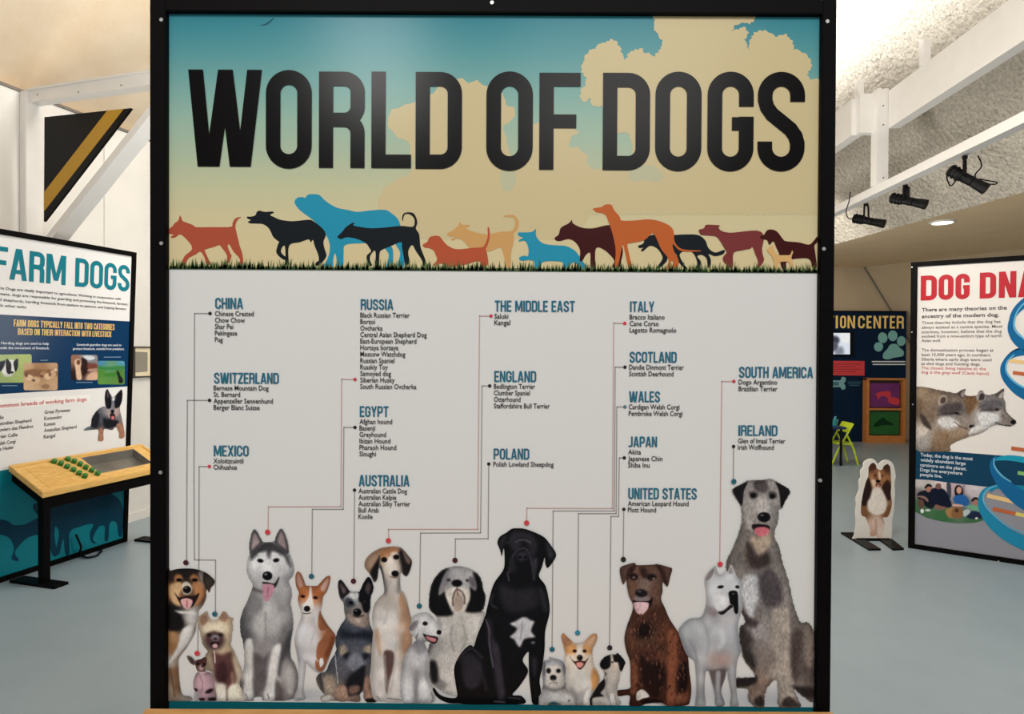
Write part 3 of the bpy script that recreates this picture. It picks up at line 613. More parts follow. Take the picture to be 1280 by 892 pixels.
# ---- walking silhouettes
TA, TB, TC_ = (200, 220, 4.571), (460, 220, 4.571), (680, 220, 3.556)
RUST, INK, BLUE, BRICK, SAND, MAROON, ORNG, WINE = (168, 72, 48), (22, 28, 32), (28, 136, 166), (176, 76, 46), (196, 146, 84), (62, 18, 18), (186, 88, 36), (118, 48, 46)
SIL = [
 (TA, BLUE, 'pale blue', [[(770, 152), (785, 125), (815, 120), (830, 125), (845, 108), (870, 104), (910, 108), (950, 145), (1010, 180), (1080, 195), (1130, 205), (1200, 197), (1283, 193), (1320, 210), (1355, 240), (1372, 275), (1378, 330), (1300, 380), (1150, 384), (1060, 394), (1050, 440), (1045, 525), (1005, 525), (1010, 480), (1000, 440), (990, 480), (985, 522), (930, 520), (955, 480), (970, 430), (968, 380), (945, 330), (900, 275), (860, 240), (800, 195)],
                   [(1278, 400), (1308, 450), (1293, 520), (1323, 525), (1333, 470), (1325, 405)], [(1345, 385), (1373, 440), (1358, 512), (1393, 520), (1393, 440), (1378, 370)]]),
 (TA, RUST, 'rust red', [[(50, 305), (70, 290), (85, 270), (105, 255), (117, 225), (130, 255), (150, 265), (190, 280), (210, 292), (300, 292), (405, 290), (415, 270), (425, 250), (440, 238), (465, 234), (447, 248), (436, 268), (432, 290), (440, 330), (450, 370), (457, 400), (472, 445), (477, 500), (460, 502), (455, 470), (420, 430), (398, 392), (388, 400), (402, 440), (410, 455), (397, 490), (378, 502), (385, 470), (380, 445), (355, 410), (340, 395), (310, 405), (265, 418), (258, 428), (285, 490), (282, 507), (265, 502), (255, 465), (232, 432), (205, 448), (165, 470), (145, 505), (126, 510), (140, 460), (180, 425), (182, 400), (165, 375), (130, 340), (110, 335), (90, 350), (68, 353), (65, 345), (80, 335), (60, 330), (48, 326)]]),
 (TA, INK, 'black running', [[(500, 232), (520, 232), (545, 225), (555, 205), (570, 198), (600, 205), (640, 203), (652, 209), (630, 222), (655, 235), (690, 250), (760, 258), (850, 250), (880, 260), (930, 300), (948, 335), (935, 375), (940, 410), (952, 455), (930, 490), (905, 512), (888, 508), (895, 490), (908, 483), (905, 450), (885, 400), (875, 365), (862, 378), (850, 362), (800, 378), (739, 397), (737, 490), (742, 504), (714, 506), (718, 470), (714, 400), (690, 382), (650, 350), (635, 320), (620, 295), (590, 275), (560, 272), (515, 270), (505, 260), (520, 252), (500, 242)],
                   [(684, 376), (668, 415), (667, 440), (690, 466), (715, 480), (722, 464), (704, 450), (692, 430), (700, 405), (712, 392)]]),
 (TB, INK, 'black curly-tailed', [[(-173, 345), (-148, 320), (-123, 290), (-88, 268), (-76, 271), (-83, 282), (-48, 290), (12, 298), (90, 295), (190, 285), (255, 290), (267, 265), (262, 240), (240, 220), (215, 218), (204, 235), (200, 258), (195, 240), (204, 215), (230, 207), (260, 213), (277, 240), (282, 270), (274, 300), (292, 330), (297, 370), (302, 410), (325, 470), (337, 520), (318, 520), (308, 480), (275, 430), (255, 395), (238, 410), (230, 440), (237, 490), (214, 516), (206, 470), (195, 410), (188, 378), (120, 405), (75, 425), (66, 450), (62, 516), (42, 516), (45, 450), (38, 425), (15, 452), (12, 480), (24, 510), (6, 512), (-4, 490), (-6, 455), (18, 430), (8, 410), (-10, 385), (-60, 360), (-120, 350), (-150, 360), (-167, 356)]]),
 (TB, SAND, 'sand coloured', [[(452, 330), (485, 310), (515, 285), (525, 262), (540, 278), (582, 280), (572, 290), (560, 295), (580, 310), (630, 325), (685, 333), (760, 318), (815, 315), (835, 295), (842, 262), (830, 240), (800, 234), (773, 230), (805, 222), (837, 226), (860, 258), (857, 300), (832, 330), (834, 360), (827, 400), (817, 440), (814, 516), (784, 516), (780, 470), (763, 415), (745, 410), (690, 430), (600, 424), (570, 400), (545, 370), (510, 355), (485, 368), (474, 361), (496, 346), (468, 345)]]),
 (TB, BRICK, 'brick red', [[(313, 393), (340, 375), (352, 350), (385, 341), (410, 345), (430, 370), (460, 400), (510, 418), (600, 410), (655, 405), (675, 375), (685, 340), (683, 300), (690, 292), (696, 320), (694, 360), (682, 400), (674, 418), (682, 450), (687, 500), (670, 516), (650, 516), (640, 490), (615, 488), (560, 505), (490, 516), (440, 519), (435, 505), (410, 500), (390, 512), (373, 506), (395, 480), (385, 445), (375, 425), (350, 412), (325, 408)]]),
 (TB, BLUE, 'low bright blue', [[(857, 325), (880, 322), (910, 322), (940, 318), (959, 302), (959, 330), (967, 355), (1000, 385), (1060, 395), (1130, 400), (1180, 425), (1205, 455), (1222, 480), (1250, 528), (1200, 526), (1194, 502), (1165, 495), (1150, 522), (1118, 529), (1114, 497), (1085, 487), (1000, 490), (985, 527), (953, 527), (950, 490), (925, 480), (890, 483), (870, 481), (864, 466), (890, 455), (912, 458), (918, 430), (912, 395), (895, 370), (862, 373), (868, 362), (886, 353), (860, 340)]]),
 (TC_, MAROON, 'dark maroon', [[(47, 275), (65, 260), (75, 230), (110, 210), (123, 196), (130, 212), (170, 230), (220, 232), (290, 218), (330, 240), (345, 300), (350, 340), (342, 380), (340, 402), (300, 406), (312, 375), (270, 330), (230, 322), (226, 407), (207, 407), (205, 342), (185, 352), (170, 377), (158, 376), (160, 330), (140, 295), (110, 280), (75, 288), (55, 287)]]),
 (TC_, INK, 'black trotting', [[(418, 310), (440, 300), (450, 275), (480, 262), (510, 260), (575, 262), (620, 260), (682, 262), (715, 285), (730, 320), (760, 340), (800, 328), (796, 346), (760, 356), (730, 346), (740, 370), (738, 406), (727, 404), (722, 367), (700, 350), (680, 357), (696, 380), (690, 408), (670, 411), (680, 385), (660, 340), (620, 335), (602, 352), (620, 390), (641, 416), (620, 407), (595, 377), (585, 345), (552, 347), (545, 377), (515, 407), (498, 410), (525, 370), (520, 345), (500, 320), (470, 310), (440, 333), (430, 330), (440, 318), (424, 320)]]),
 (TC_, ORNG, 'tall orange', [[(217, 145), (255, 138), (270, 128), (298, 128), (310, 150), (335, 180), (345, 198), (400, 198), (460, 193), (510, 200), (555, 220), (575, 245), (579, 290), (600, 318), (630, 328), (691, 331), (690, 335), (625, 336), (595, 326), (572, 302), (575, 330), (597, 375), (591, 409), (574, 409), (573, 382), (563, 377), (559, 411), (544, 411), (553, 370), (520, 325), (498, 275), (480, 254), (445, 285), (385, 298), (370, 305), (378, 350), (389, 401), (375, 406), (360, 340), (351, 305), (345, 320), (335, 370), (326, 407), (314, 406), (318, 330), (305, 260), (285, 200), (270, 170), (230, 160), (226, 155)]]),
 (TC_, WINE, 'wine red', [[(687, 240), (710, 232), (720, 217), (760, 218), (780, 220), (775, 230), (790, 245), (830, 252), (900, 245), (945, 243), (970, 255), (975, 285), (968, 320), (971, 350), (976, 375), (955, 407), (944, 406), (950, 380), (935, 340), (925, 315), (915, 323), (880, 330), (841, 343), (839, 402), (824, 407), (798, 382), (795, 360), (810, 340), (800, 320), (785, 295), (765, 270), (735, 265), (700, 262), (692, 255)]]),
 (TC_, MAROON, 'floppy-eared maroon', [[(958, 268), (975, 262), (990, 242), (1010, 238), (1035, 248), (1060, 280), (1075, 290), (1130, 295), (1175, 305), (1195, 290), (1212, 270), (1212, 295), (1200, 310), (1205, 350), (1210, 407), (1190, 407), (1185, 380), (1165, 365), (1100, 370), (1075, 385), (1075, 411), (1059, 413), (1050, 390), (1045, 350), (1030, 315), (1018, 290), (1000, 306), (990, 285), (965, 280)]]),
 (TC_, (206, 160, 96), 'small tan', [[(990, 330), (1000, 318), (1015, 308), (1022, 330), (1035, 350), (1070, 352), (1092, 350), (1100, 332), (1105, 340), (1098, 362), (1106, 395), (1095, 402), (1085, 382), (1050, 382), (1040, 390), (1039, 413), (1024, 411), (1022, 385), (1010, 355), (1000, 345)]]),
]
for i, (T, rgb, lab, polys) in enumerate(SIL):
    flat('dog_silhouette', MP, T, polys, rgb, .0010 + .00008 * i, panel, label=lab + ' printed dog silhouette')

# ---- countries, breeds
HEADC, TXT = (34, 98, 122), (52, 50, 52)
LISTS = [
 ('CHINA', (269.6, 385.8), (269.6, 372.1), 304.3, 391.7, 8.08, 'Chinese Crested', 48.5, ['Chinese Crested', 'Chow Chow', 'Shar Pei', 'Pekingese', 'Pug']),
 ('SWITZERLAND', (268, 479), (268.3, 465.4), 349, 484.4, 8.1, 'Appenzeller Sennenhund', 74, ['Bernese Mountain Dog', 'St. Bernard', 'Appenzeller Sennenhund', 'Berger Blanc Suisse']),
 ('MEXICO', (267.8, 569.7), (267.8, 556.2), 311.4, 575.4, 7.8, 'Xoloitzcuintli', 37.5, ['Xoloitzcuintli', 'Chihuahua']),
 ('RUSSIA', (451, 387), (451.3, 373.8), 491.8, 393.6, 8.09, 'Central Asian Shepherd Dog', 83, ['Black Russian Terrier', 'Borzoi', 'Ovcharka', 'Central Asian Shepherd Dog', 'East-European Shepherd', 'Hortaya borzaya', 'Moscow Watchdog', 'Russian Spaniel', 'Russkiy Toy', 'Samoyed dog', 'Siberian Husky', 'South Russian Ovcharka']),
 ('EGYPT', (450, 520.6), (450, 507.2), 485.8, 526.4, 8.05, 'Pharaoh Hound', 46, ['Afghan hound', 'Basenji', 'Greyhound', 'Ibizan Hound', 'Pharaoh Hound', 'Sloughi']),
 ('AUSTRALIA', (448.8, 607), (448.8, 593), 512, 612.8, 8.0, 'Australian Silky Terrier', 64.5, ['Australian Cattle Dog', 'Australian Kelpie', 'Australian Silky Terrier', 'Bull Arab', 'Koolie']),
 ('THE MIDDLE EAST', (618.4, 389.2), (618.6, 375.5), 718.4, 395, 7.9, 'Kangal', 19.8, ['Saluki', 'Kangal']),
 ('ENGLAND', (617.8, 477), (618, 463.3), 670.2, 482.4, 8.12, 'Staffordshire Bull Terrier', 69.8, ['Bedlington Terrier', 'Clumber Spaniel', 'Otterhound', 'Staffordshire Bull Terrier']),
 ('POLAND', (617, 573.6), (617.2, 560), 661.5, 579.5, 8, 'Polish Lowland Sheepdog', 75.4, ['Polish Lowland Sheepdog']),
 ('ITALY', (787.2, 389.6), (787.3, 376.5), 817.5, 396, 8.1, 'Lagotto Romagnolo', 58.3, ['Bracco Italiano', 'Cane Corso', 'Lagotto Romagnolo']),
 ('SCOTLAND', (786.6, 452.8), (786.9, 439.3), 845.5, 458.5, 8.2, 'Dandie Dinmont Terrier', 68.3, ['Dandie Dinmont Terrier', 'Scottish Deerhound']),
 ('WALES', (786, 502.2), (786.2, 488.6), 824.7, 508, 8.2, 'Pembroke Welsh Corgi', 67.2, ['Cardigan Welsh Corgi', 'Pembroke Welsh Corgi']),
 ('JAPAN', (785.3, 558.2), (785.6, 545), 821, 564.3, 8.2, 'Japanese Chin', 42.8, ['Akita', 'Japanese Chin', 'Shiba Inu']),
 ('UNITED STATES', (785, 623.2), (785.2, 609.2), 870.6, 628.5, 8.0, 'American Leopard Hound', 75.8, ['American Leopard Hound', 'Plott Hound']),
 ('SOUTH AMERICA', (923.2, 471.8), (923.4, 458), 1015.7, 477.1, 8.3, 'Dogo Argentino', 48.2, ['Dogo Argentino', 'Brazilian Terrier']),
 ('IRELAND', (922.4, 544.2), (922.7, 531), 971.2, 550.4, 8.0, 'Glen of Imaal Terrier', 59, ['Glen of Imaal Terrier', 'Irish Wolfhound']),
]
for (hd, bl, tl, xr, y1_, sp, ref, rw, items) in LISTS:
    heading('country_heading', MP, hd, bl, tl, xr, HEADC, .0024, panel, bold=1.0)
    tw = lambda s: np.ptp(text_mesh(s, .012)[0][:, 0])
    k = rw / tw(ref)
    text_block('breed_list', MP, [(s, bl[0] - .4, y1_ + sp * i, bl[0] - .4 + tw(s) * k, 6.0) for i, s in enumerate(items)], TXT, .0024, panel)

# ---- leader lines with their dots
REDL, GREYL = (186, 146, 142), (140, 134, 132)
DRED, DTEAL, DDARK, DMAR = (196, 58, 66), (36, 92, 108), (44, 38, 40), (70, 30, 38)
LEAD = [  # colour, points, small dot colour, large dot colour
 (GREYL, [(263, 391.6), (243.6, 391.6), (242.8, 600), (243.4, 699), (269.8, 699.4), (269.6, 766)], DDARK, DTEAL),
 (GREYL, [(262.4, 500), (234.6, 500), (234, 600), (233.6, 702)], DDARK, DMAR),
 (GREYL, [(262.2, 582.6), (249.2, 582.6), (249, 700), (247.6, 815)], DRED, DRED),
 (REDL, [(444, 474), (427.3, 473.6), (426.3, 632.8), (335.8, 632.8), (335.4, 664)], DRED, DRED),
 (GREYL, [(444, 533.8), (430, 533.8), (429.2, 636), (390.6, 636), (390, 719)], DDARK, DTEAL),
 (GREYL, [(443.4, 612), (442.4, 725)], DDARK, DMAR),
 (REDL, [(613.8, 394.8), (599.5, 394.8), (597.2, 661), (485.8, 661), (486, 674.6)], DRED, DRED),
 (GREYL, [(612.2, 482), (602.6, 482), (600.8, 665.4), (525.8, 665.6), (524.4, 756)], DDARK, DTEAL),
 (GREYL, [(611, 579.4), (610.2, 672.6), (569.4, 672.8), (569, 699)], DDARK, DMAR),
 (REDL, [(780.8, 404), (767, 403.6), (765.4, 635), (658.6, 634.6), (658.2, 652.6)], DRED, DRED),
 (GREYL, [(781, 458.6), (768.9, 458.6), (767.6, 638), (691.4, 638), (690, 810)], DDARK, DTEAL),
 (GREYL, [(781, 508.2), (770.9, 508.2), (770, 641.4), (723, 641.4), (721.8, 789.4)], (84, 110, 120), (52, 124, 142)),
 (GREYL, [(780.2, 571.8), (774, 571.8), (773, 645), (763.6, 645), (761.8, 808)], DDARK, DDARK),
 (GREYL, [(779.6, 636), (778.8, 698)], DDARK, DDARK),
 (REDL, [(917, 476.4), (902, 476.4), (899.4, 704)], DRED, DRED),
 (GREYL, [(916.6, 557.6), (916.4, 601)], DDARK, DTEAL),
]
for (rgb, P, ds, dl) in LEAD:
    V = []; F = []
    for (a, b) in zip(P[:-1], P[1:]):
        a, b = np.array(a), np.array(b); t = (b - a) / np.linalg.norm(b - a); n = np.array([-t[1], t[0]]) * .55; e = t * .5; k = len(V)
        v = [MP.px(*q, .0016) for q in (a - n - e, a + n - e, b + n + e, b - n + e)]; V += v; F += [tuple(k + i for i in f) for f in orient(v, [(0, 1, 2, 3)], MP)]
    ln = mesh_col('leader_line', V, F, np.tile(rgb, (len(V), 1)), panel)
    for (c, q, r) in ((ds, P[0], 2.2), (dl, P[-1], 3.3)):
        flat('marker_dot', MP, (0, 0, 1), [[(q[0] + r * math.cos(a), q[1] + r * math.sin(a)) for a in np.linspace(0, 2 * math.pi, 16, endpoint=False)]], c, .0042 if r > 3 else .0018, ln, smooth=False)

# small scratch in the print at the top left
flat('scratch', MP, (190, 0, 2.977), [[(400, 95), (420, 90), (440, 76), (455, 66), (445, 80), (425, 94)]], (30, 84, 98), .001, panel)

# ================================================================== READING DESK IN FRONT OF THE MAIN PANEL
desk = thing('reading_desk', 'sloping birch reading desk whose top rim shows under the main panel', 'desk', (-.04, .98, 0))
zr, yr = .80, YD - .022; SL = math.tan(math.radians(24))
def dslab(x0, x1, ya, yb, t0, t1): # block on the slope, ya..yb measured from the back edge to the viewer
    g = lambda x, d, t: (x, yr - d, zr - d * SL + t)
    return [g(x0, ya, t0), g(x1, ya, t0), g(x1, yb, t0), g(x0, yb, t0)], [g(x0, ya, t1), g(x1, ya, t1), g(x1, yb, t1), g(x0, yb, t1)]
XA, XB = -.662, .585
m_ = MB()
for q in (dslab(XA, XB, 0, .022, -.03, 0), dslab(XA, XB, .33, .35, -.03, 0), dslab(XA, XA + .02, .022, .33, -.03, 0), dslab(XB - .02, XB, .022, .33, -.03, 0)): m_.hexa(*q)
m_.build('rim', WOOD, desk, bevel=.002)
MB().hexa(*dslab(XA + .018, XB - .018, .02, .332, -.03, -.014)).build('tray_board', WOOD, desk)
for x in (XA + .04, XB - .08):
    MB().bx(x, x + .04, yr - .34, yr - .30, 0, zr - .34 * SL - .02).build('leg', BLACK, desk)
    MB().bx(x - .03, x + .07, yr - .42, yr - .02, 0, .012).build('foot_bar', BLACK, desk)
MB().bx(XA + .04, XB - .04, yr - .33, yr - .31, zr - .32 * SL - .09, zr - .32 * SL - .035).build('apron', BLACK, desk)

# ================================================================== THE PRINTED DOGS
def dog(i, T, label, outline, base, layers, fur=.1, fs=1., rough=0.):
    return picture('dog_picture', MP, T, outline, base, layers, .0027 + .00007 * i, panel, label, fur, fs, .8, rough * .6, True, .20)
K1 = (200, 690, 4.418)
BK, WH, TN = (20, 17, 17), (206, 202, 196), (158, 104, 60)
dog(1, K1, 'black, tan and white dog with open mouth at the left edge of the chart',
 [(44, 112), (60, 100), (95, 90), (140, 86), (190, 88), (230, 98), (262, 112), (290, 135), (306, 155), (300, 175), (285, 190), (274, 219), (264, 200), (257, 215), (258, 240), (247, 275), (227, 305), (207, 325), (207, 350), (202, 400), (195, 440), (150, 520), (107, 580), (106, 640), (112, 720), (127, 780), (170, 790), (182, 805), (170, 814), (44, 816)],
 [(70, 130, 40, 30, 26), (140, 105, 28, 23, 22), (230, 130, 36, 28, 24), (280, 160, 60, 50, 44), (70, 200, 150, 100, 60), (230, 220, 110, 74, 50), (70, 330, 20, 17, 17), (100, 400, 18, 16, 16), (60, 370, 20, 17, 17), (180, 360, 200, 195, 190), (150, 470, 178, 172, 168), (70, 460, 166, 120, 78), (75, 520, 150, 106, 66), (60, 600, 170, 158, 146), (80, 660, 126, 90, 62), (90, 740, 122, 88, 62), (60, 750, 150, 130, 112), (150, 800, 160, 148, 136)],
 [('p', TN, 12, [(85, 130), (105, 118), (125, 128), (128, 150), (110, 165), (85, 160)]), ('p', (150, 96, 54), 12, [(170, 135), (190, 118), (215, 130), (225, 155), (205, 165), (180, 158)]), ('p', (196, 156, 110), 12, [(60, 180), (110, 160), (130, 190), (110, 230), (120, 290), (80, 280), (56, 230)]),
  ('p', (168, 112, 70), 12, [(180, 170), (235, 160), (250, 220), (225, 270), (195, 290), (200, 230)]), ('p', (206, 190, 174), 8, [(125, 180), (140, 160), (165, 165), (182, 195), (170, 225), (135, 225)]),
  ('p', (34, 20, 20), 6, [(85, 218), (110, 245), (150, 238), (195, 235), (222, 222), (205, 265), (180, 300), (140, 300), (112, 275)]), ('p', (206, 152, 150), 6, [(118, 262), (150, 250), (182, 262), (178, 290), (160, 312), (135, 300)]), ('p', (170, 110, 110), 4, [(150, 262), (158, 262), (158, 300), (148, 300)]),
  ('e', (14, 12, 13), 6, 153, 203, 23, 21), ('e', (120, 112, 110), 4, 146, 194, 6, 4), ('e', (14, 10, 10), 6, 110, 150, 17, 10), ('e', (14, 10, 10), 6, 196, 150, 17, 10), ('p', (214, 208, 202), 10, [(85, 318), (140, 322), (200, 322), (200, 345), (150, 335), (100, 335)]),
  ('p', (22, 18, 18), 14, [(44, 290), (80, 315), (120, 345), (130, 400), (100, 425), (44, 415)]), ('p', (120, 110, 104), 8, [(215, 110), (245, 105), (240, 160), (255, 200), (235, 170)]), ('l', (40, 30, 26), 8, 6, [(245, 115), (250, 150), (262, 195)]), ('p', (210, 206, 200), 10, [(130, 420), (190, 400), (170, 480), (110, 560), (60, 610), (44, 630), (44, 610), (100, 520)]), ('l', (90, 66, 48), 8, 6, [(60, 640), (75, 720), (85, 790)])], .12)
dog(3, K1, 'cream long-haired crested dog with bare dark face and chest',
 [(210, 365), (225, 345), (250, 327), (262, 322), (270, 345), (285, 365), (300, 370), (320, 365), (335, 345), (355, 322), (370, 330), (385, 352), (408, 360), (400, 378), (405, 410), (400, 440), (396, 480), (392, 505), (410, 540), (435, 600), (455, 650), (450, 690), (440, 720), (450, 740), (470, 790), (468, 816), (330, 816), (308, 800), (298, 740), (300, 690), (288, 655), (270, 648), (252, 640), (258, 615), (248, 595), (256, 560), (268, 540), (250, 520), (235, 490), (225, 440), (213, 400)],
 [(240, 360, 196, 168, 138), (300, 385, 214, 196, 168), (360, 350, 190, 160, 130), (370, 430, 204, 184, 152), (250, 450, 190, 170, 142), (420, 600, 196, 176, 146), (380, 560, 190, 166, 134), (440, 680, 206, 190, 164), (265, 580, 150, 130, 108), (340, 760, 206, 198, 184), (415, 760, 224, 214, 194), (460, 800, 210, 200, 186)],
 [('p', (150, 112, 92), 12, [(228, 360), (255, 340), (270, 370), (255, 395), (232, 395)]), ('p', (150, 112, 92), 12, [(335, 362), (355, 335), (375, 358), (360, 380)]), ('e', (74, 50, 50), 24, 306, 480, 56, 54), ('p', (216, 200, 172), 16, [(250, 400), (300, 378), (370, 395), (385, 430), (350, 440), (300, 425), (262, 440), (240, 430)]),
  ('e', (28, 18, 20), 10, 276, 452, 13, 9), ('e', (28, 18, 20), 10, 338, 452, 13, 9), ('e', (128, 116, 124), 10, 309, 468, 22, 17), ('e', (60, 44, 50), 6, 309, 474, 12, 8), ('p', (40, 22, 26), 6, [(285, 492), (330, 492), (328, 515), (305, 530), (288, 515)]), ('e', (206, 158, 162), 6, 308, 513, 15, 12), ('p', (86, 54, 52), 18, [(292, 548), (345, 560), (398, 545), (405, 600), (425, 680), (415, 722), (375, 755), (312, 705), (300, 620)]), ('p', (60, 34, 36), 18, [(320, 620), (360, 600), (380, 680), (350, 720), (320, 690)]), ('p', (130, 96, 84), 8, [(395, 660), (410, 660), (420, 720), (400, 720)]),
  ('l', (226, 214, 200), 5, 5, [(303, 540), (306, 570), (308, 605)]), ('e', (224, 214, 198), 16, 340, 760, 36, 42), ('e', (228, 216, 194), 16, 416, 764, 38, 42), ('l', (70, 52, 46), 8, 8, [(372, 745), (374, 812)])], .16, .8, 4)
dog(4, K1, 'tiny dark-headed dog in a pink jumper', 
 [(152, 570), (165, 566), (185, 578), (199, 596), (207, 590), (233, 584), (248, 574), (262, 578), (262, 610), (252, 640), (262, 655), (287, 662), (300, 690), (306, 720), (313, 770), (316, 813), (222, 815), (220, 765), (212, 770), (212, 813), (192, 813), (195, 765), (189, 745), (188, 710), (200, 670), (213, 655), (205, 640), (198, 616), (185, 616), (165, 600)],
 [(170, 585, 130, 116, 112), (225, 600, 70, 38, 34), (230, 630, 110, 76, 70), (230, 690, 198, 162, 172), (280, 700, 186, 150, 160), (205, 740, 188, 152, 162), (250, 780, 176, 138, 148), (202, 790, 190, 180, 172), (300, 790, 160, 130, 136)],
 [('p', (70, 52, 50), 6, [(160, 572), (182, 582), (194, 605), (178, 608)]), ('e', (16, 10, 12), 5, 213, 612, 9, 8), ('e', (16, 10, 12), 5, 247, 614, 8, 8), ('e', (176, 150, 146), 8, 233, 634, 13, 13), ('e', (30, 18, 20), 4, 238, 626, 7, 5), ('l', (226, 200, 206), 6, 6, [(214, 655), (235, 662), (260, 656)]), ('p', (30, 20, 26), 8, [(255, 765), (280, 748), (300, 752), (285, 770), (262, 775)]), ('p', (40, 26, 32), 8, [(222, 800), (250, 800), (248, 815), (222, 815)]), ('p', (40, 26, 32), 8, [(272, 800), (310, 796), (312, 815), (275, 815)]), ('p', (46, 30, 36), 6, [(192, 745), (212, 750), (205, 765)]), ('l', (150, 112, 122), 4, 6, [(225, 680), (240, 720), (236, 760)])], .12, .7)
K2 = (290, 640, 3.54)
dog(0, K2, 'grey and white husky sitting with its tongue out',
 [(80, 178), (78, 140), (87, 95), (100, 73), (116, 85), (136, 125), (150, 130), (175, 128), (190, 125), (203, 88), (220, 70), (236, 90), (251, 140), (254, 175), (266, 205), (276, 245), (271, 275), (252, 302), (262, 330), (266, 370), (260, 400), (268, 440), (272, 500), (263, 560), (260, 630), (281, 670), (294, 720), (291, 770), (277, 815), (240, 828), (192, 829), (140, 829), (134, 812), (98, 815), (95, 829), (60, 829), (48, 815), (38, 780), (40, 720), (54, 690), (58, 640), (51, 570), (41, 530), (39, 480), (48, 440), (70, 390), (90, 340), (94, 318), (76, 285), (67, 250), (71, 210)],
 [(100, 230, 204, 204, 203), (160, 230, 212, 212, 212), (230, 250, 196, 196, 196), (90, 270, 180, 180, 180), (250, 290, 150, 150, 152), (100, 380, 140, 138, 138), (160, 420, 186, 184, 182), (230, 400, 150, 148, 148), (60, 470, 104, 102, 104), (130, 500, 174, 172, 170), (200, 500, 168, 166, 165), (50, 540, 70, 68, 72), (250, 520, 108, 106, 108), (140, 600, 136, 132, 132), (250, 600, 92, 90, 92), (70, 700, 190, 188, 186), (130, 720, 120, 114, 114), (185, 700, 186, 184, 182), (235, 700, 148, 144, 142), (265, 760, 128, 122, 122), (230, 800, 120, 112, 110), (50, 780, 110, 104, 104)],
 [('p', (86, 82, 84), 6, [(82, 178), (79, 140), (88, 97), (100, 75), (116, 87), (138, 128), (125, 145), (105, 170)]), ('p', (86, 82, 84), 6, [(190, 128), (204, 88), (220, 72), (235, 90), (250, 140), (252, 178), (235, 178), (210, 150)]), ('p', (158, 138, 138), 8, [(90, 165), (92, 115), (102, 92), (118, 112), (126, 132), (105, 150)]), ('p', (150, 130, 130), 8, [(205, 130), (212, 95), (222, 88), (234, 110), (243, 160), (225, 150)]),
  ('p', (58, 56, 60), 14, [(88, 210), (84, 180), (108, 155), (135, 135), (165, 128), (195, 135), (228, 160), (250, 195), (262, 240), (245, 215), (235, 195), (205, 180), (180, 172), (168, 200), (158, 190), (152, 172), (125, 180), (105, 195)]), ('p', (206, 206, 206), 8, [(118, 182), (140, 178), (146, 198), (125, 200)]), ('p', (206, 206, 206), 8, [(182, 178), (205, 182), (202, 200), (184, 198)]),
  ('e', (16, 14, 16), 6, 128, 212, 14, 9, 10), ('e', (16, 14, 16), 6, 198, 210, 14, 9, -10), ('e', (14, 12, 14), 6, 159, 279, 22, 20), ('e', (100, 98, 100), 5, 152, 272, 7, 5), ('p', (40, 34, 36), 6, [(135, 306), (160, 306), (190, 312), (208, 285), (212, 290), (198, 325), (185, 335), (175, 318), (145, 316)]), ('p', (188, 132, 148), 5, [(136, 320), (160, 314), (188, 322), (185, 352), (165, 388), (148, 388), (138, 360)]), ('l', (160, 100, 118), 4, 5, [(163, 330), (160, 372)]),
  ('l', (40, 30, 30), 10, 8, [(88, 332), (110, 342), (132, 348)]), ('p', (126, 124, 126), 20, [(80, 380), (110, 360), (140, 400), (120, 440), (75, 440)]), ('p', (80, 78, 82), 16, [(42, 470), (62, 480), (62, 560), (50, 560)]), ('p', (204, 202, 200), 10, [(58, 575), (90, 560), (96, 640), (92, 740), (98, 815), (60, 825), (52, 790), (62, 700)]), ('p', (204, 202, 200), 10, [(182, 600), (218, 580), (215, 650), (192, 740), (190, 826), (144, 826), (150, 770), (165, 700)]),
  ('p', (88, 82, 84), 16, [(100, 620), (140, 640), (165, 620), (158, 700), (142, 780), (102, 800), (98, 720)]), ('p', (66, 64, 68), 16, [(262, 520), (255, 600), (225, 660), (215, 720), (205, 700), (220, 620), (240, 560)]), ('p', (170, 166, 164), 16, [(240, 690), (270, 690), (284, 740), (270, 800), (240, 770)]), ('p', (90, 82, 82), 12, [(200, 740), (230, 790), (225, 825), (195, 825)]), ('l', (130, 110, 106), 5, 5, [(62, 800), (72, 820)]), ('l', (130, 110, 106), 5, 5, [(160, 800), (166, 822)]), ('l', (130, 126, 126), 6, 10, [(150, 440), (152, 520), (148, 600)])], .15, 1., 3)
K3 = (355, 690, 4.417)
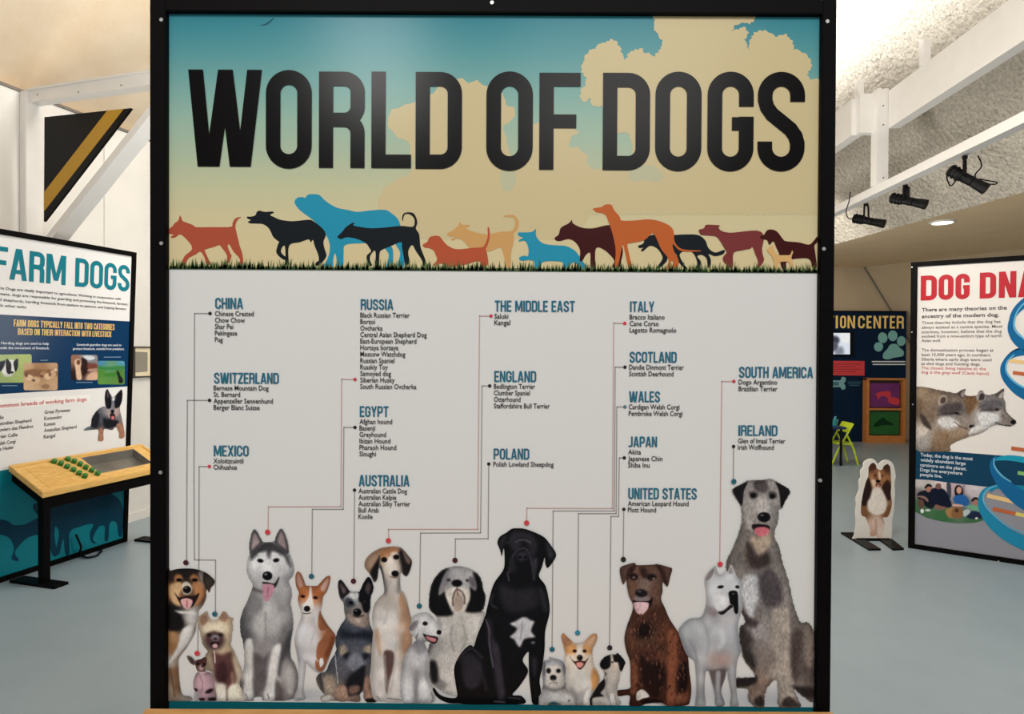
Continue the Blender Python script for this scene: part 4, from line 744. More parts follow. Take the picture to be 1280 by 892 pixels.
dog(2, K3, 'rust and white short-haired dog with upright ears',
 [(65, 140), (69, 115), (80, 103), (96, 115), (112, 150), (122, 178), (150, 182), (185, 182), (200, 168), (225, 140), (245, 127), (258, 133), (251, 175), (236, 215), (218, 238), (212, 280), (205, 320), (215, 350), (245, 400), (281, 445), (286, 475), (271, 520), (250, 580), (225, 640), (200, 660), (170, 650), (140, 622), (122, 606), (119, 650), (112, 700), (108, 760), (119, 800), (100, 809), (75, 814), (58, 806), (62, 780), (78, 740), (82, 660), (80, 600), (69, 540), (61, 490), (70, 430), (95, 360), (95, 320), (85, 290), (79, 250), (85, 220), (70, 185)],
 [(90, 150, 160, 96, 60), (230, 170, 160, 98, 62), (110, 220, 166, 92, 48), (190, 220, 162, 90, 48), (150, 250, 190, 130, 90), (130, 320, 206, 202, 200), (180, 340, 200, 196, 196), (100, 430, 206, 206, 210), (150, 480, 206, 205, 208), (90, 560, 186, 186, 190), (160, 600, 196, 194, 196), (100, 700, 206, 206, 210), (90, 790, 180, 178, 180), (260, 470, 150, 86, 48)],
 [('p', (186, 140, 124), 10, [(72, 165), (75, 125), (83, 115), (100, 150), (108, 178), (90, 190)]), ('p', (190, 150, 136), 10, [(205, 190), (235, 150), (248, 145), (240, 185), (220, 215)]), ('p', (214, 206, 200), 6, [(144, 190), (154, 188), (158, 240), (164, 275), (166, 310), (140, 325), (108, 320), (104, 290), (122, 270), (140, 240)]), ('e', (20, 16, 18), 5, 130, 308, 18, 17), ('e', (40, 16, 12), 6, 107, 240, 13, 9, 10), ('e', (40, 16, 12), 6, 176, 247, 14, 9, 10), ('l', (60, 40, 38), 4, 5, [(108, 332), (130, 336), (150, 330)]),
  ('p', (146, 88, 56), 8, [(197, 330), (206, 322), (216, 350), (245, 400), (282, 445), (286, 475), (271, 520), (250, 575), (228, 635), (205, 655), (182, 645), (175, 620), (178, 590), (190, 600), (180, 565), (190, 500), (225, 460), (238, 425), (215, 430), (195, 415), (190, 375)]), ('p', (206, 204, 206), 6, [(200, 585), (215, 580), (222, 610), (205, 630), (198, 610)]), ('p', (120, 62, 34), 14, [(260, 460), (280, 470), (262, 530), (240, 580), (225, 560), (250, 510)]), ('l', (168, 168, 176), 6, 10, [(118, 606), (100, 580), (85, 590)]), ('l', (150, 150, 156), 5, 6, [(78, 800), (95, 806)]), ('l', (176, 176, 182), 5, 10, [(165, 360), (170, 430), (150, 500)])], .07)
dog(5, K3, 'blue-grey speckled dog with a black eye patch, sitting',
 [(300, 178), (307, 150), (325, 154), (350, 190), (370, 212), (400, 213), (420, 212), (438, 170), (465, 133), (486, 150), (496, 200), (481, 240), (479, 300), (471, 340), (476, 390), (491, 430), (501, 480), (499, 540), (486, 590), (479, 640), (476, 700), (490, 760), (512, 800), (507, 822), (460, 823), (442, 795), (440, 760), (420, 780), (420, 818), (350, 816), (320, 819), (280, 812), (240, 817), (210, 816), (205, 790), (225, 780), (200, 750), (180, 700), (195, 665), (235, 650), (255, 600), (290, 540), (286, 490), (295, 440), (315, 400), (340, 360), (335, 320), (330, 275), (308, 240)],
 [(330, 190, 70, 66, 70), (380, 240, 160, 164, 170), (440, 200, 40, 38, 42), (360, 320, 110, 106, 104), (440, 360, 150, 134, 124), (340, 430, 56, 62, 76), (420, 440, 66, 72, 84), (480, 480, 62, 68, 80), (320, 560, 70, 74, 84), (400, 600, 90, 94, 106), (470, 560, 76, 80, 90), (330, 660, 78, 78, 86), (390, 700, 24, 26, 34), (460, 680, 86, 78, 76), (335, 780, 150, 116, 96), (470, 770, 146, 112, 92), (240, 720, 130, 116, 104), (260, 620, 70, 74, 82), (230, 800, 140, 124, 112)],
 [('p', (30, 28, 32), 6, [(303, 178), (309, 154), (325, 158), (352, 194), (366, 214), (340, 240), (318, 250)]), ('p', (96, 78, 78), 10, [(312, 185), (318, 170), (345, 205), (330, 225)]), ('p', (16, 16, 20), 8, [(420, 215), (440, 172), (465, 136), (485, 152), (495, 200), (481, 240), (478, 300), (462, 330), (440, 320), (430, 280), (414, 262)]), ('p', (70, 58, 62), 10, [(450, 200), (466, 165), (482, 185), (470, 230)]), ('p', (214, 214, 214), 8, [(362, 232), (385, 216), (412, 222), (408, 250), (385, 252)]), ('p', (60, 62, 70), 10, [(345, 250), (375, 255), (395, 285), (370, 300), (345, 290)]), ('e', (12, 10, 14), 5, 371, 275, 13, 10, 15), ('e', (40, 30, 30), 4, 446, 270, 9, 7), ('e', (10, 9, 12), 6, 407, 327, 23, 21), ('e', (80, 80, 88), 5, 400, 318, 6, 5), ('p', (150, 132, 122), 12, [(350, 335), (385, 345), (420, 362), (450, 350), (470, 340), (470, 385), (440, 410), (390, 395), (355, 365)]), ('l', (24, 20, 22), 7, 6, [(385, 345), (405, 352), (440, 345)]), ('p', (196, 176, 164), 8, [(395, 365), (425, 368), (415, 385)]),
  ('p', (26, 30, 40), 24, [(320, 420), (380, 440), (440, 430), (490, 440), (480, 480), (400, 470), (320, 470)]), ('p', (156, 140, 120), 16, [(310, 520), (335, 508), (350, 540), (330, 570), (312, 555)]), ('p', (150, 136, 118), 16, [(440, 525), (480, 505), (490, 540), (460, 560)]), ('p', (24, 26, 34), 14, [(325, 570), (350, 550), (380, 560), (360, 590)]), ('p', (26, 28, 36), 14, [(430, 560), (460, 550), (475, 570), (445, 590)]), ('p', (112, 116, 128), 20, [(370, 560), (420, 560), (440, 620), (390, 650), (350, 620)]), ('p', (20, 22, 28), 14, [(345, 720), (400, 650), (450, 620), (445, 700), (430, 770), (400, 780), (360, 790), (345, 760)]), ('p', (112, 84, 72), 14, [(360, 740), (410, 730), (420, 760), (370, 780)]), ('p', (162, 128, 108), 10, [(300, 740), (345, 735), (350, 810), (300, 812), (290, 780)]), ('p', (158, 122, 102), 10, [(450, 690), (475, 690), (486, 760), (508, 805), (465, 815), (448, 780)]), ('e', (150, 134, 118), 22, 248, 728, 42, 50, 20), ('p', (60, 58, 62), 12, [(190, 690), (205, 665), (215, 700), (225, 770), (205, 745)]), ('l', (180, 182, 188), 3, 4, [(285, 560), (292, 640), (302, 720)]), ('p', (24, 20, 22), 8, [(455, 805), (505, 800), (508, 820), (462, 822)]), ('p', (206, 198, 188), 10, [(212, 790), (250, 785), (280, 800), (262, 815), (215, 815)])], .34, .8, 3)
K4 = (440, 650, 3.686)
dog(6, K4, 'slender cream dog with long brown and black ears',
 [(60, 212), (64, 180), (90, 150), (128, 128), (165, 120), (200, 117), (230, 125), (260, 160), (277, 185), (271, 220), (256, 252), (240, 250), (228, 235), (222, 260), (226, 318), (236, 325), (252, 360), (266, 420), (277, 470), (277, 560), (262, 600), (245, 640), (235, 720), (240, 790), (238, 830), (170, 832), (150, 829), (112, 826), (98, 810), (91, 780), (89, 700), (91, 620), (95, 560), (99, 500), (94, 440), (104, 385), (130, 350), (149, 330), (147, 290), (138, 240), (125, 215), (119, 265), (105, 282), (92, 262), (80, 240)],
 [(90, 190, 150, 122, 100), (150, 150, 166, 120, 84), (190, 150, 200, 182, 164), (180, 210, 208, 198, 186), (250, 180, 90, 74, 66), (170, 280, 170, 160, 152), (200, 290, 196, 190, 184), (150, 370, 176, 166, 156), (180, 450, 208, 206, 204), (130, 440, 200, 196, 192), (120, 560, 196, 186, 176), (110, 700, 206, 202, 198), (180, 560, 200, 198, 196), (250, 450, 176, 144, 118), (255, 560, 170, 138, 114), (200, 740, 204, 200, 196), (140, 800, 196, 190, 182), (220, 800, 196, 190, 184)],
 [('p', (146, 118, 96), 8, [(62, 212), (66, 182), (92, 150), (125, 140), (120, 180), (105, 220), (85, 238)]), ('p', (22, 18, 20), 10, [(85, 240), (95, 215), (118, 180), (130, 160), (128, 200), (119, 262), (105, 280), (94, 262)]), ('p', (30, 25, 26), 12, [(212, 135), (232, 135), (262, 170), (276, 190), (270, 222), (256, 252), (240, 250), (230, 225), (226, 190)]), ('p', (120, 98, 84), 8, [(235, 135), (262, 165), (272, 185), (262, 200), (245, 175)]), ('p', (168, 112, 74), 8, [(132, 150), (160, 125), (205, 122), (222, 140), (200, 142), (180, 148), (172, 178), (165, 152), (140, 165)]), ('p', (214, 204, 192), 8, [(168, 175), (182, 165), (195, 190), (212, 225), (205, 255), (185, 255), (170, 230)]), ('p', (40, 34, 36), 8, [(130, 205), (140, 215), (150, 270), (148, 300), (140, 260)]), ('e', (14, 10, 12), 5, 150, 179, 14, 12), ('e', (14, 10, 12), 5, 205, 167, 14, 12), ('e', (12, 10, 12), 5, 200, 243, 17, 15), ('l', (120, 80, 74), 4, 5, [(178, 256), (200, 262), (214, 254)]),
  ('p', (120, 112, 112), 14, [(148, 270), (160, 280), (165, 320), (150, 335)]), ('p', (150, 140, 134), 10, [(212, 265), (222, 265), (224, 320), (210, 330)]), ('p', (168, 130, 102), 12, [(226, 330), (250, 370), (268, 440), (270, 560), (240, 610), (236, 560), (245, 480), (230, 420), (218, 370)]), ('p', (176, 146, 122), 14, [(108, 505), (122, 500), (132, 560), (135, 620), (120, 600), (110, 550)]), ('p', (104, 84, 80), 9, [(150, 600), (195, 605), (190, 680), (174, 740), (163, 792), (155, 760), (152, 680)]), ('p', (84, 62, 60), 10, [(152, 602), (190, 610), (196, 640), (185, 690), (168, 725), (158, 680)]), ('p', (196, 190, 186), 8, [(98, 560), (120, 620), (130, 700), (150, 780), (140, 800), (100, 790), (95, 700)]), ('l', (150, 140, 134), 6, 8, [(152, 620), (156, 700), (160, 760)]), ('l', (176, 168, 160), 6, 12, [(160, 360), (165, 420), (150, 470)]), ('l', (120, 100, 94), 4, 4, [(115, 806), (130, 820)]), ('l', (120, 100, 94), 4, 4, [(165, 815), (240, 824)]), ('l', (166, 160, 156), 6, 10, [(205, 560), (196, 680), (180, 780)])], .09)
K5 = (525, 690, 4.42)
dog(7, K5, 'shaggy white dog with black hair down both sides of its face',
 [(50, 282), (55, 210), (75, 150), (115, 100), (160, 80), (215, 73), (270, 85), (315, 110), (340, 150), (350, 200), (363, 242), (355, 300), (340, 320), (357, 330), (345, 400), (330, 470), (300, 540), (260, 600), (225, 640), (215, 700), (218, 760), (217, 787), (190, 787), (140, 772), (100, 745), (65, 715), (52, 660), (52, 600), (42, 560), (55, 500), (95, 430), (105, 400), (88, 345), (60, 320)],
 [(200, 110, 166, 164, 166), (160, 110, 140, 138, 140), (260, 120, 168, 166, 166), (200, 350, 180, 178, 172), (270, 370, 196, 192, 186), (120, 420, 190, 187, 182), (240, 440, 182, 180, 174), (160, 520, 178, 175, 170), (100, 500, 150, 148, 146), (200, 600, 172, 168, 162), (150, 700, 190, 186, 180), (190, 770, 200, 196, 188)],
 [('p', (16, 15, 16), 14, [(48, 282), (56, 210), (76, 150), (118, 102), (156, 88), (140, 130), (112, 190), (108, 230), (132, 215), (150, 230), (168, 300), (184, 335), (160, 348), (120, 350), (88, 345), (60, 320)]), ('p', (16, 15, 16), 14, [(295, 108), (320, 118), (340, 150), (352, 200), (364, 242), (354, 300), (335, 325), (285, 330), (252, 322), (258, 290), (275, 250), (278, 190), (305, 205), (310, 180), (300, 140)]), ('p', (120, 116, 120), 12, [(130, 130), (152, 95), (165, 110), (155, 160), (130, 210), (112, 215), (115, 180)]), ('p', (96, 92, 96), 12, [(275, 130), (300, 140), (310, 190), (285, 185), (270, 160)]), ('p', (202, 194, 184), 10, [(140, 225), (165, 195), (205, 188), (255, 195), (275, 215), (270, 260), (250, 315), (225, 325), (190, 322), (165, 290)]), ('p', (156, 138, 126), 12, [(192, 235), (208, 215), (232, 235), (238, 300), (212, 325), (186, 305)]), ('l', (66, 46, 42), 8, 7, [(204, 200), (190, 222), (182, 255), (184, 290)]), ('l', (66, 46, 42), 8, 7, [(208, 200), (232, 215), (246, 245), (246, 280)]), ('l', (110, 84, 76), 6, 6, [(206, 190), (208, 235)]), ('e', (12, 10, 11), 7, 205, 167, 30, 20), ('e', (50, 46, 48), 8, 160, 150, 10, 8), ('e', (50, 46, 48), 8, 262, 152, 9, 8), ('p', (26, 24, 26), 18, [(52, 605), (85, 595), (102, 640), (105, 690), (122, 715), (95, 725), (62, 705)]), ('p', (100, 96, 98), 18, [(45, 490), (75, 500), (60, 545), (44, 560)]), ('p', (130, 126, 124), 20, [(105, 700), (150, 720), (130, 750), (95, 738)]), ('l', (140, 136, 132), 6, 12, [(180, 400), (170, 470), (190, 540)]), ('l', (146, 142, 138), 6, 12, [(240, 400), (255, 470), (230, 540)]), ('l', (206, 202, 196), 8, 14, [(180, 620), (190, 700), (200, 770)])], .2, 1.1, 4)
dog(8, K4, 'small pale grey curly lamb-like dog in profile', 
 [(272, 475), (280, 440), (310, 425), (345, 421), (372, 440), (396, 470), (412, 500), (413, 524), (400, 540), (392, 560), (375, 566), (350, 552), (335, 562), (351, 600), (359, 650), (357, 720), (376, 770), (382, 820), (366, 834), (300, 837), (240, 837), (224, 790), (226, 720), (234, 650), (255, 600), (286, 560), (298, 545), (275, 520), (261, 492)],
 [(330, 440, 204, 204, 206), (390, 490, 208, 208, 208), (300, 520, 190, 190, 192), (320, 570, 150, 150, 154), (280, 620, 184, 184, 188), (340, 640, 178, 178, 182), (300, 700, 160, 160, 164), (260, 740, 196, 196, 198), (340, 760, 198, 198, 200), (300, 800, 170, 168, 170), (370, 810, 190, 188, 186)],
 [('p', (118, 112, 118), 9, [(262, 491), (285, 465), (307, 458), (303, 480), (288, 502), (270, 504)]), ('e', (24, 20, 24), 6, 338, 472, 12, 10), ('e', (16, 14, 16), 5, 402, 512, 12, 11), ('p', (40, 22, 26), 5, [(328, 518), (350, 525), (395, 534), (394, 558), (376, 566), (355, 556), (335, 535)]), ('p', (206, 128, 134), 5, [(342, 530), (365, 536), (388, 542), (385, 556), (365, 554), (348, 544)]), ('p', (134, 134, 140), 16, [(290, 548), (330, 556), (335, 590), (318, 612), (295, 600)]), ('l', (112, 110, 114), 5, 6, [(292, 546), (305, 520)]), ('p', (136, 134, 138), 14, [(288, 700), (306, 690), (305, 800), (292, 830), (285, 770)]), ('l', (150, 148, 152), 8, 12, [(345, 640), (340, 700), (350, 760)]), ('l', (130, 126, 126), 5, 6, [(366, 790), (375, 815), (368, 832)]), ('e', (214, 214, 216), 12, 260, 790, 22, 40), ('e', (212, 212, 214), 12, 330, 780, 22, 46)], .14, 1., 4)
K6 = (560, 640, 3.54)
dog(9, K6, 'large glossy black dog with a white chest patch, sitting',
 [(219, 132), (230, 105), (258, 88), (285, 70), (330, 69), (380, 85), (425, 108), (452, 140), (477, 178), (471, 205), (441, 243), (430, 222), (428, 195), (415, 240), (402, 280), (430, 320), (445, 380), (449, 440), (430, 520), (427, 600), (417, 680), (405, 740), (411, 790), (402, 843), (375, 843), (367, 800), (359, 720), (357, 645), (355, 612), (330, 650), (353, 690), (346, 720), (312, 770), (285, 803), (325, 808), (337, 842), (200, 845), (100, 845), (50, 841), (0, 838), (-45, 815), (-66, 783), (-60, 772), (-38, 800), (0, 815), (40, 812), (35, 760), (27, 690), (45, 640), (75, 600), (100, 583), (115, 590), (130, 540), (163, 460), (173, 420), (200, 320), (240, 260), (250, 230), (250, 178), (246, 155), (238, 192), (231, 165)],
 (15, 14, 17),
 [('p', (38, 36, 42), 14, [(225, 135), (238, 108), (258, 98), (250, 130), (236, 170)]), ('p', (44, 42, 48), 14, [(435, 130), (455, 150), (470, 180), (455, 205), (440, 180)]), ('p', (40, 38, 44), 20, [(285, 85), (330, 80), (375, 95), (360, 120), (320, 115), (290, 120)]), ('l', (60, 57, 66), 8, 7, [(272, 262), (280, 210), (300, 172), (335, 156), (358, 178), (374, 240), (380, 295)]), ('e', (44, 42, 50), 12, 328, 192, 26, 20), ('e', (8, 7, 9), 6, 318, 196, 8, 6), ('e', (8, 7, 9), 6, 342, 196, 8, 6), ('e', (64, 54, 50), 6, 298, 140, 7, 5), ('e', (54, 46, 46), 6, 372, 142, 7, 5), ('l', (52, 50, 58), 4, 8, [(262, 135), (280, 125), (300, 130)]), ('l', (60, 58, 66), 5, 8, [(200, 360), (190, 400), (215, 420)]), ('p', (44, 42, 50), 20, [(182, 470), (195, 520), (188, 590), (178, 540)]), ('p', (46, 42, 52), 18, [(190, 560), (215, 580), (225, 700), (250, 800), (225, 820), (205, 700)]), ('p', (42, 38, 48), 16, [(372, 640), (392, 650), (385, 720), (375, 700)]), ('l', (58, 54, 62), 5, 10, [(45, 650), (80, 610), (110, 600), (150, 640)]), ('l', (44, 40, 48), 8, 14, [(100, 700), (150, 720), (170, 780)]), ('l', (60, 56, 62), 4, 6, [(270, 300), (262, 262)]), ('p', (40, 38, 44), 20, [(400, 330), (430, 360), (440, 430), (420, 420)]), ('l', (70, 66, 74), 4, 6, [(205, 832), (250, 836)]), ('l', (56, 52, 60), 4, 6, [(270, 815), (320, 820)]),
  ('p', (40, 38, 45), 16, [(270, 110), (300, 100), (330, 112), (320, 150), (285, 165)]), ('p', (38, 36, 42), 14, [(345, 110), (380, 112), (395, 150), (375, 200), (360, 165)]), ('p', (46, 44, 51), 12, [(375, 215), (395, 200), (392, 255), (380, 290)]), ('p', (34, 32, 38), 14, [(272, 215), (290, 200), (300, 250), (280, 262)]), ('l', (66, 62, 70), 6, 7, [(300, 130), (318, 120), (345, 122), (365, 132)]), ('p', (36, 34, 40), 24, [(230, 320), (300, 340), (380, 330), (400, 400), (320, 440), (250, 420)]), ('p', (48, 45, 53), 12, [(205, 600), (225, 590), (240, 700), (250, 790), (230, 790)]), ('l', (74, 70, 80), 6, 7, [(168, 470), (182, 520), (184, 580), (200, 680)]), ('p', (40, 37, 44), 16, [(60, 650), (100, 620), (150, 670), (140, 760), (80, 770)]),
  ('p', (186, 186, 190), 9, [(276, 490), (300, 478), (325, 463), (345, 462), (365, 474), (381, 481), (372, 503), (368, 525), (384, 547), (356, 552), (335, 560), (319, 590), (305, 580), (294, 560), (275, 546), (296, 528), (303, 508)]), ('e', (90, 90, 98), 6, 376, 573, 9, 6), ('l', (150, 150, 156), 4, 6, [(330, 480), (325, 520), (320, 560)])], .18)
K7 = (660, 770, 7.314)
dog(10, K7, 'orange and white smiling dog with big upright ears',
 [(304, 172), (325, 147), (360, 180), (415, 230), (450, 235), (490, 232), (520, 215), (570, 165), (615, 147), (631, 175), (621, 230), (590, 290), (588, 360), (600, 430), (632, 490), (657, 550), (642, 620), (622, 660), (580, 700), (566, 802), (500, 804), (430, 802), (425, 740), (395, 680), (345, 650), (338, 560), (345, 480), (328, 400), (338, 330), (314, 230)],
 [(340, 200, 200, 140, 90), (590, 200, 204, 150, 104), (370, 280, 214, 156, 96), (560, 280, 214, 160, 104), (470, 260, 222, 206, 186), (370, 400, 222, 212, 196), (560, 400, 216, 204, 188), (450, 520, 208, 204, 196), (400, 600, 202, 198, 190), (520, 600, 200, 196, 190), (450, 680, 196, 192, 188), (530, 740, 210, 206, 200), (450, 760, 110, 112, 118)],
 [('p', (176, 122, 88), 14, [(318, 175), (345, 185), (395, 230), (380, 265), (345, 270), (325, 225)]), ('p', (208, 164, 130), 14, [(535, 235), (570, 190), (610, 170), (612, 215), (580, 275), (555, 270)]), ('p', (210, 148, 90), 16, [(345, 320), (355, 280), (400, 255), (440, 262), (445, 300), (430, 330), (390, 325)]), ('p', (210, 152, 96), 16, [(500, 265), (540, 260), (580, 290), (585, 325), (545, 325), (510, 325)]), ('p', (228, 216, 200), 12, [(455, 240), (488, 238), (495, 300), (510, 350), (440, 350), (448, 300)]), ('e', (34, 20, 16), 8, 425, 309, 19, 15), ('e', (34, 20, 16), 8, 515, 309, 18, 15), ('p', (60, 30, 24), 8, [(380, 355), (400, 385), (425, 402), (470, 395), (520, 400), (545, 375), (548, 382), (525, 420), (505, 455), (478, 478), (455, 470), (430, 430), (405, 402)]), ('p', (206, 132, 124), 8, [(440, 420), (470, 410), (505, 420), (498, 448), (470, 462), (448, 450)]), ('e', (20, 18, 18), 8, 472, 370, 27, 27), ('e', (90, 84, 84), 5, 466, 360, 8, 5), ('p', (204, 144, 84), 20, [(590, 470), (625, 495), (652, 550), (640, 615), (610, 650), (588, 680), (582, 620), (572, 550)]), ('p', (158, 152, 150), 24, [(400, 690), (450, 690), (520, 680), (510, 740), (505, 790), (435, 790), (430, 740)]), ('p', (216, 212, 206), 12, [(545, 660), (580, 690), (565, 795), (512, 795), (515, 740)]), ('l', (164, 156, 150), 16, 18, [(390, 640), (450, 695), (540, 650)])], .1, 1.6, 6)
dog(11, K7, 'small grey rough-haired dog with a black collar, lying',
 [(98, 730), (122, 690), (130, 650), (138, 600), (130, 540), (134, 450), (146, 400), (200, 386), (192, 364), (240, 374), (290, 390), (326, 415), (341, 470), (336, 560), (347, 610), (347, 650), (400, 690), (432, 740), (427, 802), (108, 802)],
 [(160, 420, 150, 152, 160), (240, 420, 160, 162, 168), (320, 440, 140, 142, 150), (150, 540, 150, 150, 156), (230, 600, 196, 190, 184), (310, 560, 176, 174, 172), (150, 720, 162, 160, 162), (260, 720, 190, 188, 184), (360, 720, 180, 174, 170), (130, 780, 180, 176, 172)],
 [('p', (196, 190, 184), 20, [(165, 450), (230, 440), (300, 450), (305, 520), (320, 580), (290, 630), (225, 640), (165, 620), (160, 540)]), ('e', (18, 17, 19), 10, 188, 489, 21, 25), ('e', (18, 17, 19), 10, 277, 489, 21, 20), ('e', (18, 16, 17), 10, 229, 552, 30, 26), ('l', (110, 84, 78), 8, 8, [(195, 610), (228, 592), (270, 605)]), ('l', (150, 140, 134), 8, 10, [(228, 570), (228, 596)]), ('l', (22, 18, 20), 30, 8, [(140, 635), (190, 655), (240, 668), (300, 655), (345, 630)]), ('p', (104, 104, 112), 16, [(140, 420), (155, 410), (158, 500), (150, 540), (138, 500)]), ('p', (104, 104, 112), 16, [(320, 430), (338, 470), (334, 540), (322, 500)]), ('p', (40, 80, 88), 16, [(185, 790), (230, 770), (280, 785), (290, 802), (185, 802)]), ('e', (110, 84, 76), 10, 370, 760, 18, 14), ('p', (206, 202, 198), 18, [(300, 720), (350, 700), (410, 740), (420, 790), (330, 795)]), ('e', (120, 96, 88), 8, 372, 762, 12, 9)], .22, 1.4, 6)
dog(12, K7, 'small black and white silky dog turned to one side',
 [(656, 420), (680, 378), (720, 350), (765, 338), (795, 340), (818, 326), (862, 370), (888, 410), (876, 442), (858, 492), (842, 500), (836, 560), (815, 630), (820, 720), (832, 802), (564, 802), (562, 740), (590, 680), (640, 610), (690, 560), (695, 500), (663, 458)],
 [(770, 440, 186, 172, 158), (740, 520, 190, 182, 172), (800, 540, 196, 188, 178), (750, 620, 182, 176, 168), (720, 700, 170, 164, 158), (780, 740, 206, 202, 196), (650, 770, 186, 180, 170), (820, 790, 190, 184, 174)],
 [('p', (18, 17, 18), 10, [(654, 420), (678, 378), (720, 348), (746, 342), (755, 400), (748, 450), (715, 475), (685, 475), (663, 458)]), ('p', (18, 17, 18), 10, [(775, 342), (796, 342), (818, 326), (864, 370), (890, 410), (878, 440), (858, 492), (835, 480), (828, 440), (805, 415), (778, 400)]), ('p', (196, 184, 170), 8, [(752, 345), (768, 345), (778, 400), (768, 405)]), ('e', (22, 18, 18), 6, 770, 410, 10, 8), ('e', (196, 182, 168), 12, 800, 425, 22, 18), ('e', (20, 16, 16), 5, 800, 405, 9, 7), ('p', (22, 20, 21), 12, [(572, 730), (600, 680), (645, 610), (690, 562), (706, 600), (695, 650), (662, 690), (690, 720), (620, 730), (585, 745), (585, 802), (562, 802), (562, 745)]), ('e', (116, 110, 108), 10, 705, 518, 14, 16), ('l', (140, 132, 124), 8, 12, [(720, 560), (712, 650), (735, 760)]), ('p', (216, 212, 208), 8, [(745, 710), (780, 700), (800, 790), (765, 798)]), ('l', (120, 112, 106), 6, 8, [(740, 720), (752, 795)]), ('l', (120, 112, 106), 6, 8, [(792, 720), (808, 795)])], .14, 1.4, 6)
K8 = (760, 690, 4.417)
dog(13, K8, 'dark brown brindle dog with folded ears and a pink tongue',
 [(64, 85), (100, 65), (145, 54), (160, 67), (250, 64), (270, 61), (330, 77), (352, 88), (341, 130), (326, 186), (300, 160), (299, 210), (291, 255), (311, 300), (336, 360), (381, 430), (421, 500), (439, 570), (446, 650), (457, 740), (451, 810), (430, 838), (330, 842), (262, 826), (208, 830), (180, 840), (118, 841), (118, 784), (55, 787), (50, 757), (118, 745), (122, 700), (120, 600), (100, 540), (89, 470), (104, 400), (130, 330), (136, 285), (115, 240), (104, 190), (98, 150), (84, 173), (72, 150)],
 [(90, 90, 84, 58, 52), (330, 100, 82, 54, 48), (200, 90, 96, 66, 54), (130, 180, 104, 72, 56), (270, 200, 96, 66, 54), (200, 170, 116, 94, 84), (150, 360, 72, 42, 30), (250, 360, 66, 38, 28), (120, 460, 86, 54, 40), (220, 460, 78, 50, 38), (330, 440, 84, 48, 32), (400, 560, 66, 32, 24), (200, 600, 64, 34, 28), (270, 700, 52, 26, 22), (140, 650, 72, 40, 30), (420, 720, 76, 40, 26), (350, 600, 96, 54, 38), (135, 800, 60, 30, 24)],
 [('p', (50, 30, 28), 8, [(110, 90), (150, 62), (140, 100), (112, 140), (100, 140)]), ('p', (50, 30, 28), 8, [(262, 68), (300, 85), (318, 130), (322, 176), (302, 155), (280, 100)]), ('p', (46, 28, 26), 16, [(175, 80), (210, 90), (215, 130), (195, 140), (180, 120)]), ('p', (30, 20, 20), 10, [(118, 120), (150, 112), (165, 135), (145, 150), (122, 145)]), ('p', (30, 20, 20), 10, [(215, 120), (250, 115), (266, 135), (240, 152), (216, 145)]), ('e', (132, 100, 90), 6, 140, 135, 7, 5), ('e', (132, 100, 90), 6, 250, 142, 7, 5), ('p', (120, 104, 104), 10, [(145, 245), (165, 225), (210, 232), (230, 255), (222, 272), (150, 268)]), ('e', (24, 20, 24), 8, 182, 222, 34, 22), ('e', (76, 72, 80), 5, 172, 212, 9, 6), ('p', (24, 14, 16), 5, [(138, 262), (180, 266), (225, 262), (245, 240), (238, 285), (222, 300), (215, 274), (150, 276)]), ('p', (206, 168, 172), 5, [(139, 275), (180, 270), (221, 276), (218, 305), (200, 330), (180, 339), (158, 330), (145, 305)]),
  ('p', (26, 16, 14), 26, [(150, 420), (190, 380), (235, 400), (240, 450), (190, 470), (150, 450)]), ('p', (30, 16, 14), 20, [(180, 560), (220, 600), (300, 600), (310, 700), (260, 800), (200, 740), (180, 650)]), ('p', (124, 68, 46), 12, [(330, 440), (360, 420), (382, 450), (385, 560), (370, 680), (362, 835), (322, 835), (326, 700), (330, 560)]), ('p', (24, 12, 12), 16, [(395, 620), (430, 600), (440, 700), (425, 760), (390, 770), (380, 700)]), ('p', (112, 64, 44), 16, [(370, 790), (420, 770), (445, 780), (430, 820), (370, 832)]), ('p', (116, 66, 46), 10, [(120, 600), (155, 620), (160, 720), (150, 770), (122, 770)]), ('p', (204, 198, 190), 6, [(155, 772), (178, 752), (200, 758), (226, 790), (190, 800), (158, 812)]), ('p', (206, 200, 194), 6, [(200, 834), (235, 824), (290, 826), (320, 840), (320, 846), (200, 846)]), ('p', (30, 16, 14), 8, [(180, 815), (225, 800), (300, 815), (250, 826), (200, 830)]),
  ] + [('l', random.choice([(112, 66, 46), (104, 58, 40), (122, 78, 56), (38, 20, 18), (34, 18, 16)]), 5, random.choice((3, 4, 5)), [(x, y), (x + random.uniform(-8, 8), y + random.uniform(8, 20))]) for x, y in [(random.uniform(108, 310), random.uniform(330, 560)) for _ in range(90)] + [(random.uniform(330, 430), random.uniform(440, 780)) for _ in range(70)] + [(random.uniform(128, 300), random.uniform(560, 740)) for _ in range(40)]], .3, 1., 0)
K9 = (840, 690, 4.42)
K10 = (890, 580, 2.86)
